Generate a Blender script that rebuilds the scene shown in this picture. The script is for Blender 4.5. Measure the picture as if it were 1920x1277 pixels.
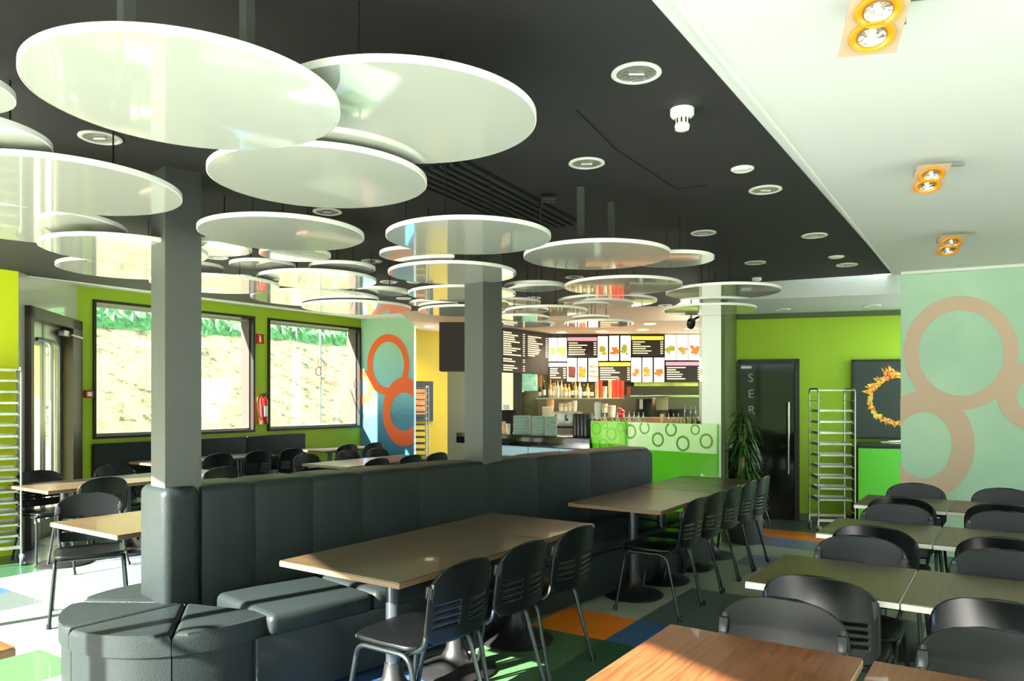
import bpy, bmesh, math, random
from mathutils import Vector, Matrix
random.seed(7)
for o in list(bpy.data.objects): bpy.data.objects.remove(o)
SC = bpy.context.scene
COL = SC.collection
# ------------------------------------------------------------------ camera, world, sun, exposure
F_PX, HOR, EYE = 1390.0, 745.0, 1.58
cam_d = bpy.data.cameras.new('camera'); cam = bpy.data.objects.new('camera', cam_d); COL.objects.link(cam)
cam.location = (0, 0, EYE); cam.rotation_euler = (math.radians(90), 0, 0)
cam_d.sensor_width = 36; cam_d.lens = F_PX/1920*36; cam_d.shift_y = (HOR-638.5)/1920; cam_d.clip_start = 0.05; cam_d.clip_end = 500
SC.camera = cam
w = bpy.data.worlds.new('sky'); SC.world = w; w.use_nodes = True
wn = w.node_tree.nodes; bg = wn['Background']
bg.inputs[0].default_value = (0.80, 0.93, 1.0, 1); bg.inputs[1].default_value = 2.8
SUN_HEAD, SUN_EL = math.radians(50.0), math.radians(28.5)
sd = bpy.data.lights.new('sun', 'SUN'); sd.energy = 40; sd.angle = math.radians(0.6); sd.color = (1.0, .97, .88)
so = bpy.data.objects.new('sun', sd); COL.objects.link(so)
sv = Vector((math.sin(SUN_HEAD)*math.cos(SUN_EL), math.cos(SUN_HEAD)*math.cos(SUN_EL), -math.sin(SUN_EL)))
so.rotation_euler = sv.to_track_quat('-Z', 'Y').to_euler(); so.location = (-8, -4, 8)
SC.view_settings.view_transform = 'Standard'; SC.view_settings.look = 'None'
SC.view_settings.exposure = 0.68; SC.view_settings.gamma = 1; SC.view_settings.use_curve_mapping = False

# ------------------------------------------------------------------ measuring helpers
A = Vector((0.5592, 0.8290)); P = Vector((0.8290, -0.5592))      # the room's two axes (heading 34 degrees)
HEAD_A = -math.radians(34.0)                                      # z rotation that turns +Y to A
CZ = 2.85
def G(px, py, z):
    Y = F_PX*(EYE-z)/(py-HOR); return Vector(((px-960)*Y/F_PX, Y, z))
def D(px, py, Y): return Vector(((px-960)*Y/F_PX, Y, EYE-(py-HOR)*Y/F_PX))
def ray_t(px, P0, d):
    r = (px-960)/F_PX                     # P0.x + d.x t = r (P0.y + d.y t)
    return (r*P0[1]-P0[0])/(d[0]-r*d[1])

# ------------------------------------------------------------------ materials
def lin(c):
    if isinstance(c, str):
        c = [int(c[i:i+2], 16)/255 for i in (0, 2, 4)]
    return tuple(((v+0.055)/1.055)**2.4 if v > 0.04045 else v/12.92 for v in c)+(1,)
def M(name, col, rough=.5, metal=0, spec=.5, emit=None, es=1, bump=None, coat=0, noise=None, alpha=None, trans=0):
    m = bpy.data.materials.new(name); m.use_nodes = True; nt = m.node_tree; b = nt.nodes['Principled BSDF']
    b.inputs['Base Color'].default_value = lin(col); b.inputs['Roughness'].default_value = rough
    b.inputs['Metallic'].default_value = metal; b.inputs['Specular IOR Level'].default_value = spec
    b.inputs['Coat Weight'].default_value = coat; b.inputs['Coat Roughness'].default_value = .03
    b.inputs['Transmission Weight'].default_value = trans
    if emit: b.inputs['Emission Color'].default_value = lin(emit); b.inputs['Emission Strength'].default_value = es
    if bump or noise:
        tc = nt.nodes.new('ShaderNodeTexCoord'); n = nt.nodes.new('ShaderNodeTexNoise')
        n.inputs['Scale'].default_value = (bump or noise)[0]; n.inputs['Detail'].default_value = 6
        nt.links.new(tc.outputs['Object'], n.inputs['Vector'])
        if bump:
            bp = nt.nodes.new('ShaderNodeBump'); bp.inputs['Strength'].default_value = bump[1]; bp.inputs['Distance'].default_value = .01
            nt.links.new(n.outputs['Fac'], bp.inputs['Height']); nt.links.new(bp.outputs['Normal'], b.inputs['Normal'])
        if noise:
            r = nt.nodes.new('ShaderNodeValToRGB'); c = lin(col)
            r.color_ramp.elements[0].position = .35; r.color_ramp.elements[1].position = .65
            r.color_ramp.elements[0].color = lin(noise[1]); r.color_ramp.elements[1].color = c
            nt.links.new(n.outputs['Fac'], r.inputs['Fac']); nt.links.new(r.outputs['Color'], b.inputs['Base Color'])
    return m
def glass_mat(name, tint=(1, 1, 1), gloss=.06):
    m = bpy.data.materials.new(name); m.use_nodes = True; nt = m.node_tree; nt.nodes.clear()
    o = nt.nodes.new('ShaderNodeOutputMaterial'); mx = nt.nodes.new('ShaderNodeMixShader'); t = nt.nodes.new('ShaderNodeBsdfTransparent')
    g = nt.nodes.new('ShaderNodeBsdfGlossy'); g.inputs['Roughness'].default_value = 0.0; t.inputs[0].default_value = (*tint, 1)
    mx.inputs[0].default_value = gloss
    nt.links.new(t.outputs[0], mx.inputs[1]); nt.links.new(g.outputs[0], mx.inputs[2]); nt.links.new(mx.outputs[0], o.inputs[0])
    return m
def wood_mat(name, c1, c2, rough, scale=(4, 60, 4), coat=.0):
    m = M(name, c1, rough, coat=coat); nt = m.node_tree; b = nt.nodes['Principled BSDF']
    tc = nt.nodes.new('ShaderNodeTexCoord'); mp = nt.nodes.new('ShaderNodeMapping'); n = nt.nodes.new('ShaderNodeTexNoise'); r = nt.nodes.new('ShaderNodeValToRGB')
    mp.inputs['Scale'].default_value = scale; n.inputs['Scale'].default_value = 1.2; n.inputs['Detail'].default_value = 8; n.inputs['Distortion'].default_value = .6
    r.color_ramp.elements[0].position = .3; r.color_ramp.elements[1].position = .7
    r.color_ramp.elements[0].color = lin(c2); r.color_ramp.elements[1].color = lin(c1)
    nt.links.new(tc.outputs['Object'], mp.inputs[0]); nt.links.new(mp.outputs[0], n.inputs['Vector']); nt.links.new(n.outputs['Fac'], r.inputs[0]); nt.links.new(r.outputs[0], b.inputs['Base Color'])
    return m
m_ceil = M('black_ceiling_paint', '2b2b2a', .75, bump=(60, .1))
m_white = M('white_plaster', 'e2e5df', .7)
m_soffit = M('grey_soffit_paint', 'c9cdca', .7)
m_green = M('lime_wall_paint', '9fbf1c', .6, bump=(90, .08))
m_lime = M('yellow_lime_wall_paint', 'd9e612', .6)
m_yellow = M('mustard_wall_paint', 'b89d04', .6)
m_greyw = M('grey_wall_paint', '8c8873', .6)
m_brown = M('brown_bulkhead_paint', '2e1f18', .7)
m_col = M('charcoal_column_paint', '4a4d4a', .45, bump=(80, .08))
m_disc = M('white_gloss_lacquer', 'c4c9bb', .08, coat=1.0); m_rim = M('white_disc_edge', 'f6f6ee', .4)
m_disc.node_tree.nodes['Principled BSDF'].inputs['Coat IOR'].default_value = 1.75
m_leather = M('black_leather', '1f2626', .43, bump=(140, .25), spec=.22)
m_plast = M('black_plastic', '0a0c0c', .30, spec=.32)
m_tube = M('dark_chrome_tube', '3a403f', .25, metal=.8)
m_tubel = M('chrome_tube', 'a9b4b0', .2, metal=.9)
m_iron = M('black_cast_iron', '161616', .45, spec=.5)
m_pole = M('dark_metal_pole', '50565a', .3, metal=.7)
m_wood = wood_mat('brown_laminate_wood', '54432d', '3d301f', .36, (60, 3, 3), coat=.12); m_edged = M('brown_table_edge', '6f563c', .45)
m_oak = wood_mat('oak_laminate_wood', '845030', '5a3114', .38, (60, 3, 3), coat=.15)
m_edge = M('pale_wood_edge', 'b09a78', .5)
m_edgesun = M('sunlight_white_table_edge', 'e9e4d8', .4)  # glancing sunlight put into the edge colour of the right side rows
m_black = M('black_frame', '15120f', .45)
m_jamb = M('dark_brown_jamb', '3a2e28', .5)
m_alu = M('brushed_aluminium', 'a5a8a2', .35, metal=.8)
m_steel = M('stainless_steel', 'c2c4bd', .28, metal=.95, noise=(8, 'a8a9a0'))
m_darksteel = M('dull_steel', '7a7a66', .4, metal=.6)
m_glass = glass_mat('clear_glass', gloss=.035)
m_dglass = M('dark_door_glass', '1a1912', .06, spec=.25)
m_ceramic = M('white_plastic', 'eeeee8', .35)
m_red = M('red_enamel', 'b3160f', .3)
m_orange = M('orange_print', 'f5640a', .45)
m_salmon = M('faded_salmon_print', 'cbae96', .6)
m_mint = M('mint_wall_print', 'b4d4ba', .6, noise=(1.2, 'a6c8b0'))
m_reflect = M('mirror_reflector', 'fffaf0', .22, metal=1, bump=(60, 1.0))
m_lamp = M('lit_lamp_glass', 'fff2b0', .3, emit='ffe9a0', es=9)
m_amber = M('amber_ring', 'e08f14', .3, coat=.3)
m_greenpan = M('green_glass_panel', '5cc312', .12, coat=1)
m_palegreen = M('pale_green_print', 'd3f5b8', .2, coat=.8)
m_ringgreen = M('leaf_green_print', '55a01e', .2, coat=.8)
m_granite = M('black_granite', '121214', .15, coat=.6)
m_bluepan = M('pale_blue_panel', 'a9cfe0', .3)
m_text = M('cream_lettering', 'f3e3c4', .5, emit='f3d9a6', es=.6)
m_boardk = M('backlit_black_board', '100c09', .7, emit='2a1a12', es=.35)
m_boardw = M('backlit_white_board', 'fffdf5', .4, emit='fff0dc', es=1.7)
m_pale = M('cream_paper', 'efe6cf', .6)
m_leaf = M('dark_green_leaf', '2a4a1c', .35)
m_leaf2 = M('mid_green_leaf', '47702c', .35)
m_bark = M('tan_bark', '8a7350', .8)
m_soil = M('dark_soil', '2a2019', .9)
m_pot = M('dark_grey_pot', '2f2f33', .5)
m_rubber = M('grey_rubber', '5d6b78', .5)
m_straw = M('white_straws', 'e9efe2', .4)
m_clearb = M('amber_bottle_glass', 'c79a4a', .1, coat=1)
m_oil = M('olive_oil_glass', '6b6a1c', .08, coat=1)
m_darkb = M('dark_bottle_glass', '1f2417', .08, coat=1)
m_whiteb = M('clear_bottle_glass', 'd8d6b8', .08, coat=1)
m_cupred = M('red_paper_cup', 'e0442c', .5)
m_cuppeach = M('peach_paper_cup', 'f0b98c', .5)
m_stack = M('grey_green_carton', '93a89a', .6, noise=(40, '829a8c'))
m_pink = M('magenta_header', 'c8708c', .4, emit='d0788c', es=.9)
m_yel = M('yellow_header', 'f5d13a', .4, emit='f5cf3a', es=.9)
m_food = [M('food_print_'+n, d, .6, emit=c, es=.12, noise=(30, c)) for n, c, d in
          (('salad', 'c7b23e', '7f8f2a'), ('fries', 'e0b04a', 'b0702a'), ('cola', '5a1c12', '3a0f0a'), ('iced_tea', 'f08a1e', 'd9440c'), ('toast', 'c98a52', '8a4a22'), ('curry', 'e58a24', 'b8581a'))]
m_black2 = M('matt_black_print', '1b1a17', .35, coat=.5)
m_grey_tile = M('grey_skirting', '6e6a52', .6)

# flame picture
m_fire = bpy.data.materials.new('flame_print'); m_fire.use_nodes = True
nt = m_fire.node_tree; b = nt.nodes['Principled BSDF']; b.inputs['Roughness'].default_value = .4
tc = nt.nodes.new('ShaderNodeTexCoord'); n = nt.nodes.new('ShaderNodeTexNoise'); n.inputs['Scale'].default_value = 14; n.inputs['Detail'].default_value = 8; n.inputs['Distortion'].default_value = 1.5
r = nt.nodes.new('ShaderNodeValToRGB'); e = r.color_ramp.elements; e[0].position = .3; e[0].color = lin('8e1d08'); e[1].position = .62; e[1].color = lin('f3dc55')
k = e.new(.42); k.color = lin('e0501a'); k = e.new(.5); k.color = lin('f2a42c')
nt.links.new(tc.outputs['Object'], n.inputs['Vector']); nt.links.new(n.outputs['Fac'], r.inputs[0]); nt.links.new(r.outputs[0], b.inputs['Base Color'])

# panel with a blue gradient print
m_sea = bpy.data.materials.new('blue_water_print'); m_sea.use_nodes = True
nt = m_sea.node_tree; b = nt.nodes['Principled BSDF']; b.inputs['Roughness'].default_value = .35
tc = nt.nodes.new('ShaderNodeTexCoord'); sp = nt.nodes.new('ShaderNodeSeparateXYZ'); n = nt.nodes.new('ShaderNodeTexNoise')
mp = nt.nodes.new('ShaderNodeMapping'); mp.inputs['Scale'].default_value = (3, 3, 18); ad = nt.nodes.new('ShaderNodeMath'); ad.operation = 'MULTIPLY_ADD'; ad.inputs[1].default_value = .35
r = nt.nodes.new('ShaderNodeValToRGB'); e = r.color_ramp.elements; e[0].position = .45; e[0].color = lin('2f7d9c'); e[1].position = 2.8/3; e[1].color = lin('a8d3b2')
k = e.new(.6); k.color = lin('7cc0cb')
dv = nt.nodes.new('ShaderNodeMath'); dv.operation = 'DIVIDE'; dv.inputs[1].default_value = 3.1
nt.links.new(tc.outputs['Object'], mp.inputs[0]); nt.links.new(mp.outputs[0], n.inputs['Vector']); nt.links.new(tc.outputs['Object'], sp.inputs[0])
nt.links.new(n.outputs['Fac'], ad.inputs[0]); nt.links.new(sp.outputs['Z'], ad.inputs[2]); nt.links.new(ad.outputs[0], dv.inputs[0]); nt.links.new(dv.outputs[0], r.inputs[0]); nt.links.new(r.outputs[0], b.inputs['Base Color'])

# grass hill
m_hill = bpy.data.materials.new('dry_grass_slope'); m_hill.use_nodes = True
nt = m_hill.node_tree; b = nt.nodes['Principled BSDF']; b.inputs['Roughness'].default_value = .95
tc = nt.nodes.new('ShaderNodeTexCoord'); n = nt.nodes.new('ShaderNodeTexNoise'); n.inputs['Scale'].default_value = 3.2; n.inputs['Detail'].default_value = 9; n.inputs['Roughness'].default_value = .8
r = nt.nodes.new('ShaderNodeValToRGB'); e = r.color_ramp.elements; e[0].position = .40; e[0].color = lin('1a2209'); e[1].position = .50; e[1].color = lin('757a4a')
nt.links.new(tc.outputs['Object'], n.inputs['Vector']); nt.links.new(n.outputs['Fac'], r.inputs[0]); nt.links.new(r.outputs[0], b.inputs['Base Color'])

# ------------------------------------------------------------------ mesh builder
class MB:
    def __init__(s): s.bm = bmesh.new()
    def box(s, c, size, rz=0, bevel=0, seg=2, rx=0, ry=0):
        r = bmesh.ops.create_cube(s.bm, size=1); vs = r['verts']
        bmesh.ops.scale(s.bm, vec=size, verts=vs)
        if bevel:
            es = list({e for v in vs for e in v.link_edges})
            q = bmesh.ops.bevel(s.bm, geom=es, offset=bevel, segments=seg, profile=.5, affect='EDGES'); vs = list({v for f in q['faces'] for v in f.verts} | {v for v in vs if v.is_valid})
        m = Matrix.Translation(c) @ Matrix.Rotation(rz, 4, 'Z') @ Matrix.Rotation(ry, 4, 'Y') @ Matrix.Rotation(rx, 4, 'X')
        bmesh.ops.transform(s.bm, matrix=m, verts=vs); return s
    def tube(s, pts, r, seg=8, closed=False, rs=None):
        pts = [Vector(p) for p in pts]; n = len(pts); rings = []
        up = None
        for i, p in enumerate(pts):
            if closed: t = (pts[(i+1) % n]-pts[i-1])
            else: t = (pts[min(i+1, n-1)]-pts[max(i-1, 0)])
            t.normalize()
            if up is None: up = Vector((0, 0, 1)) if abs(t.z) < .9 else Vector((0, 1, 0))
            x = t.cross(up).normalized(); y = x.cross(t).normalized(); up = y
            rr = rs[i] if rs else r
            rings.append([s.bm.verts.new(p+(x*math.cos(a)+y*math.sin(a))*rr) for a in (2*math.pi*k/seg for k in range(seg))])
        m = n if closed else n-1
        for i in range(m):
            q, w_ = rings[i], rings[(i+1) % n]
            for k in range(seg): s.bm.faces.new((q[k], q[(k+1) % seg], w_[(k+1) % seg], w_[k]))
        if not closed: s.bm.faces.new(rings[0][::-1]); s.bm.faces.new(rings[-1])
        return s
    def lathe(s, prof, c=(0, 0, 0), seg=24, axis=None):
        rings = []
        for r_, z in prof:
            rings.append([s.bm.verts.new((c[0]+r_*math.cos(2*math.pi*k/seg), c[1]+r_*math.sin(2*math.pi*k/seg), c[2]+z)) for k in range(seg)] if r_ > 1e-6 else [s.bm.verts.new((c[0], c[1], c[2]+z))])
        for q, w_ in zip(rings, rings[1:]):
            if len(q) == 1 and len(w_) == 1: continue
            for k in range(seg):
                if len(q) == 1: s.bm.faces.new((q[0], w_[(k+1) % seg], w_[k]))
                elif len(w_) == 1: s.bm.faces.new((q[k], q[(k+1) % seg], w_[0]))
                else: s.bm.faces.new((q[k], q[(k+1) % seg], w_[(k+1) % seg], w_[k]))
        return s
    def prism(s, poly, z0, z1):
        lo = [s.bm.verts.new((x, y, z0)) for x, y in poly]; hi = [s.bm.verts.new((x, y, z1)) for x, y in poly]; n = len(poly)
        s.bm.faces.new(lo[::-1]); s.bm.faces.new(hi)
        for i in range(n): s.bm.faces.new((lo[i], lo[(i+1) % n], hi[(i+1) % n], hi[i]))
        return s
    def slab(s, pts, off):          # flat polygon of 3D points pushed out by a vector
        off = Vector(off); lo = [s.bm.verts.new(p) for p in pts]; hi = [s.bm.verts.new(Vector(p)+off) for p in pts]; n = len(lo)
        s.bm.faces.new(lo[::-1]); s.bm.faces.new(hi)
        for i in range(n): s.bm.faces.new((lo[i], lo[(i+1) % n], hi[(i+1) % n], hi[i]))
        return s
    def ball(s, c, r, sc=(1, 1, 1), seg=12):
        q = bmesh.ops.create_uvsphere(s.bm, u_segments=seg, v_segments=max(6, seg//2), radius=r)
        bmesh.ops.transform(s.bm, matrix=Matrix.Translation(c) @ Matrix.Diagonal((*sc, 1)), verts=q['verts']); return s
    def xf(s, m): bmesh.ops.transform(s.bm, matrix=m, verts=s.bm.verts); return s
    def build(s, name, mat, parent=None, smooth=True, origin=None, sharp=38):
        bmesh.ops.recalc_face_normals(s.bm, faces=s.bm.faces)
        if origin is not None: bmesh.ops.translate(s.bm, vec=-Vector(origin), verts=s.bm.verts)
        me = bpy.data.meshes.new(name); s.bm.to_mesh(me); s.bm.free()
        for m in (mat if isinstance(mat, (list, tuple)) else [mat]): me.materials.append(m)
        if smooth:
            for p in me.polygons: p.use_smooth = True
            me.set_sharp_from_angle(angle=math.radians(sharp))
        o = bpy.data.objects.new(name, me); COL.objects.link(o)
        if origin is not None: o.location = origin
        if parent: o.parent = parent
        return o
def arc(p0, p1, p2, n=5):           # quadratic bend
    p0, p1, p2 = Vector(p0), Vector(p1), Vector(p2)
    return [p0*(1-t)**2+p1*2*t*(1-t)+p2*t*t for t in (i/n for i in range(n+1))]
def tag(o, label=None, cat=None, group=None, kind=None):
    if label: o['label'] = label
    if cat: o['category'] = cat
    if group: o['group'] = group
    if kind: o['kind'] = kind
    return o
def empty(name, loc=(0, 0, 0), rz=0, label=None, cat=None, group=None):
    o = bpy.data.objects.new(name, None); COL.objects.link(o); o.location = loc; o.rotation_euler = (0, 0, rz); o.empty_display_size = .1
    return tag(o, label, cat, group)
def struct(o): o['kind'] = 'structure'; return o
def dup(root, loc, rz, label, group=None, scale=None):
    r_ = root.copy(); COL.objects.link(r_); r_.location = loc; r_.rotation_euler = (0, 0, rz); r_['label'] = label
    if group: r_['group'] = group
    if scale: r_.scale = scale
    for ch in root.children:
        c = ch.copy(); COL.objects.link(c); c.parent = r_
        for g in ch.children:
            d = g.copy(); COL.objects.link(d); d.parent = c
    return r_
def heading(v): return math.atan2(v[1], v[0])-math.pi/2        # z rotation turning local +Y to v

# ------------------------------------------------------------------ setting
W0 = Vector((-3.97, 11.5)); WL = Vector((-5.45, 9.30)); L0 = Vector((-4.98, 7.48)); L1 = L0-A*1.5
F1 = Vector((-1.2, -1.8)); R0 = Vector((3.955, 7.54)); RD = Vector((.89, -.455)).normalized()
R1 = R0+RD*3.6; ZS = 2.98
wend = W0+A*ray_t(677, W0, A)
def wall(name, p0, p1, z0, z1, mat, th=.15, holes=(), side=1, build=True):
    """wall from p0 to p1, thickness to the left (side=1) or right (-1) of p0->p1; holes (t0,t1,za,zb)"""
    d = (p1-p0); L = d.length; d.normalize(); nrm = Vector((-d.y, d.x))*side; mb = MB(); rz = math.atan2(d.y, d.x)
    def blk(t0, t1, za, zb):
        if t1-t0 < 1e-4 or zb-za < 1e-4: return
        c = p0+d*(t0+t1)/2+nrm*th/2; mb.box((c.x, c.y, (za+zb)/2), (t1-t0, th, zb-za), rz)
    t = 0
    for (a_, b_, za, zb) in sorted(holes):
        blk(t, a_, z0, z1); blk(a_, b_, z0, za); blk(a_, b_, zb, z1); t = b_
    blk(t, L, z0, z1)
    return struct(mb.build(name, mat, smooth=False))
# floor: vinyl patches on a grid aligned with the room
cell = .533
pal = ['9aa38c', '55605c', '2f5038', '3c5c85', '7f8f84', '4a6a48', '8d96a0', 'e07c1e', '2c3b33', '6b7484']
m_floor = [M('vinyl_'+str(i), c, .32, noise=(55, tuple(max(0, v-.05) for v in [int(c[j:j+2], 16)/255 for j in (0, 2, 4)])), coat=.15) for i, c in enumerate(pal)]
bm = bmesh.new(); rnd = random.Random(11)
def cellmat(iu, iv):
    # iu along A from u=4.33, iv along P from v=-2.77 (cell .57)
    if iv == 0 and iu == 0: return 7
    if iv == 0 and iu > 0 and iu < 5: return 0
    if iv in (-1,) and 0 <= iu <= 3: return [4, 0, 0, 1][iu]
    if iv in (1,) and iu == 0: return 3
    if iv >= 1 and iv <= 3 and 1 <= iu <= 2: return 1
    if iv in (0, 1) and iu in (-1, -2): return 5 if iv == 0 else 2
    if iv in (-1,) and iu == -1: return 0
    if iv in (-1, 0, 1) and iu in (-3, -4): return 3
    if iu == 8 and -2 <= iv <= 2: return 7
    if iu == 7 and -3 <= iv <= 2: return 9
    if iu == 6: return 0
    if iu == 5: return 0 if iv < 1 else 9
    if iu in (9, 10) : return 1
    if iu in (3, 4) and iv >= 1: return 0
    h = (iu//2*7349+iv//2*9151+iu*iv*31) % 97
    if iv < -4: return [4, 3, 9, 5, 4, 0, 1, 2][h % 8]
    return [0, 1, 2, 3, 4, 5, 9, 8, 0, 1, 4, 6][h % 12]
for iu in range(-16, 22):
    for iv in range(-20, 18):
        u0 = 4.33+iu*cell; v0 = -2.77+iv*.57
        vs = [bm.verts.new((*(A*u+P*v), 0)) for u, v in ((u0, v0), (u0, v0+.57), (u0+cell, v0+.57), (u0+cell, v0))]
        c = A*(u0+cell/2)+P*(v0+.28)
        f = bm.faces.new(vs[::-1] if False else vs); f.material_index = cellmat(iu, iv)
bmesh.ops.remove_doubles(bm, verts=bm.verts, dist=1e-4); bmesh.ops.recalc_face_normals(bm, faces=bm.faces)
for f in bm.faces:
    if f.normal.z < 0: f.normal_flip()
# keep only what lies inside the room outline
def cut(co, no):
    bmesh.ops.bisect_plane(bm, geom=bm.verts[:]+bm.edges[:]+bm.faces[:], plane_co=co, plane_no=no, clear_outer=True)
def cutline(p, q, out):
    d = (q-p).normalized(); nn = Vector((-d.y, d.x)); nn = nn if nn.dot(out) > 0 else -nn
    cut((p.x+nn.x*.15, p.y+nn.y*.15, 0), (nn.x, nn.y, 0))
cutline(W0, W0+A, -P); cutline(L1, F1, Vector((-1, -.5))); cut((0, 14.8, 0), (0, 1, 0)); cut((7.3, 0, 0), (1, 0, 0)); cut((0, -3.2, 0), (0, -1, 0))
me = bpy.data.meshes.new('floor'); bm.to_mesh(me); bm.free()
for m in m_floor: me.materials.append(m)
struct(bpy.data.objects.new('floor', me)); COL.objects.link(bpy.data.objects['floor'])

# windows in the far left wall
def wt(px): return ray_t(px, WL, A)
wa0, wa1 = wt(173.5), wt(476.5); wb0, wb1 = wt(501.5), wt(676.5)-.02
WZ0, WZ1 = 1.045, 2.83
wall('wall_left', WL, wend+A*.02, 0, ZS, m_green, .32, [(wa0, wa1, WZ0, WZ1), (wb0, wb1, WZ0, WZ1)], 1)
def window(n, t0, t1):
    p0 = WL+A*t0; p1 = WL+A*t1; L = t1-t0; rz = math.atan2(A.y, A.x)
    root = struct(empty('window_%d' % n, (p0.x, p0.y, WZ0), rz))
    m = MB(); fw = .035
    for (cx, cz, sx, sz) in ((L/2, fw/2, L, fw), (L/2, WZ1-WZ0-fw/2, L, fw), (fw/2, (WZ1-WZ0)/2, fw, WZ1-WZ0), (L-fw/2, (WZ1-WZ0)/2, fw, WZ1-WZ0)):
        m.box((cx, .12, cz), (sx, .30, sz))
    m.build('window_frame', m_black, root, smooth=False)
    m = MB(); m.box((L/2, .05, WZ1-WZ0-.075), (L-.07, .03, .035)); m.build('blind_rail', m_alu, root, smooth=False)
    m = MB(); m.box((L-.045, .15, (WZ1-WZ0)/2), (.02, .2, WZ1-WZ0-.07)); m.build('jamb', m_jamb, root, smooth=False)
    m = MB(); m.box((L/2, .15, .05), (L-.07, .2, .03)); m.build('window_sill', m_greyw, root, smooth=False)
    m = MB(); m.box((L/2, .25, (WZ1-WZ0)/2), (L-.07, .008, WZ1-WZ0-.07)); m.build('glass', m_glass, root, smooth=False)
    return root
window(1, wa0, wa1); window(2, wb0, wb1)

# entrance door wall
dd = (WL-L0); DL = dd.length; dd.normalize()
ds0, ds1 = ray_t(46.5, L0, dd), DL-.01; DZ = 2.53
wall('wall_far_left', L0, WL, 0, ZS, M('pale_grey_panel', 'b9bcb0', .25, coat=.6), .2, [(ds0, ds1, 0, DZ)], 1)
door = struct(empty('door_1', (L0.x+dd.x*ds0, L0.y+dd.y*ds0, 0), math.atan2(dd.y, dd.x)))
dw = ds1-ds0; g0, g1 = .08, dw-.36
m = MB(); m.box((.04, .06, DZ/2), (.08, .24, DZ)); m.box((dw/2, .06, DZ-.06), (dw, .24, .12)); m.box((dw-.18, .06, DZ/2), (.36, .24, DZ)); m.build('door_frame', m_jamb, door, smooth=False)
hw = (g1-g0)/2
for i in range(2):
    x0 = g0+i*hw
    m = MB(); zt = DZ-.12
    m.box((x0+.05, .09, zt/2), (.08, .05, zt)); m.box((x0+hw-.05, .09, zt/2), (.08, .05, zt)); m.box((x0+hw/2, .09, zt-.13), (hw-.02, .05, .26)); m.box((x0+hw/2, .09, .1), (hw-.02, .05, .2))
    lf = m.build('door_leaf', m_alu, door, smooth=False)
    m = MB(); m.box((x0+hw/2, .09, zt/2-.02), (hw-.16, .012, zt-.42)); m.build('glass', m_glass, lf, smooth=False)
    hx = x0+hw-.1 if i == 0 else x0+.1
    m = MB(); ptsh = arc((hx+(-.08 if i == 0 else -.08), .06, 2.22), (hx, -.05, 2.22), (hx, -.05, 2.12))+[(hx, -.05, .5)]+arc((hx, -.05, .5), (hx, -.05, .4), (hx, .06, .4)); m.tube(ptsh, .024, 10); m.build('door_handle', m_alu, lf)
m = MB(); m.box((g1-.12, .0, DZ-.19), (.22, .07, .07), bevel=.01); m.tube([(g1-.05, -.05, DZ-.2), (g1+.2, -.1, DZ-.22)], .012); m.build('door_closer', m_alu, door)

wall('wall_near_left', L1, L0, 0, ZS, m_lime, .15, side=1)
# glazed street facade beside and behind the camera
def facade(n, p0, p1, nb, zt=2.76):
    d = p1-p0; L = d.length; d.normalize(); root = struct(empty('window_%d' % n, (p0.x, p0.y, 0), math.atan2(d.y, d.x)))
    m = MB(); m.box((L/2, 0, .04), (L, .1, .08)); m.box((L/2, 0, (zt+ZS)/2), (L, .12, ZS-zt+.02))
    for i in range(nb+1): m.box((min(max(L*i/nb, .04), L-.04), 0, zt/2), (.07, .1, zt))
    m.build('window_frame', m_black, root, smooth=False)
    m = MB(); m.box((L/2, .0, zt/2+.04), (L-.1, .01, zt-.08)); m.build('glass', m_glass, root, smooth=False)
    return root, d, L
fr, fd, FL_ = facade(3, F1, L1, 4)
for k in (1, 2):
    m = MB(); m.box((FL_*(k+.5)/4, .05*-1, 2.56), (FL_/4-.08, .012, .42)); m.tube([(FL_*k/4+.05, -.05, 2.75), (FL_*(k+1)/4-.05, -.05, 2.75)], .03); m.build('added_sun_blind', M('grey_added_blind', '8d8f88', .8), fr, smooth=False)  # unseen blinds, added to cut the sun on booth end and near table
m_stk = M('black_sticker', '151515', .6)
def sticker_ring(cx, cz, ro, ri, parent):
    m = MB(); n = 40
    for k in range(n):
        a0_, a1_ = 2*math.pi*k/n, 2*math.pi*(k+1)/n
        m.slab([(cx+ro*math.cos(a0_), -.008, cz+ro*math.sin(a0_)), (cx+ro*math.cos(a1_), -.008, cz+ro*math.sin(a1_)), (cx+ri*math.cos(a1_), -.008, cz+ri*math.sin(a1_)), (cx+ri*math.cos(a0_), -.008, cz+ri*math.sin(a0_))], (0, -.002, 0))
    bmesh.ops.remove_doubles(m.bm, verts=m.bm.verts, dist=1e-5); return m.build('ring', m_stk, parent, smooth=False)
for q_ in ((4.12, 1.93, .22, .165), (3.90, 1.66, .15, .10), (4.36, 1.74, .10, .06)): sticker_ring(*q_, fr)
facade(4, Vector((6.9, -2.9)), F1, 5)
wall('wall_right', R0, R1, 0, CZ+.12, m_mint, .15, side=1)
wall('wall_near_right', R1, Vector((7.0, -2.9)), 0, CZ+.12, m_white, .15, side=1)

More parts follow.
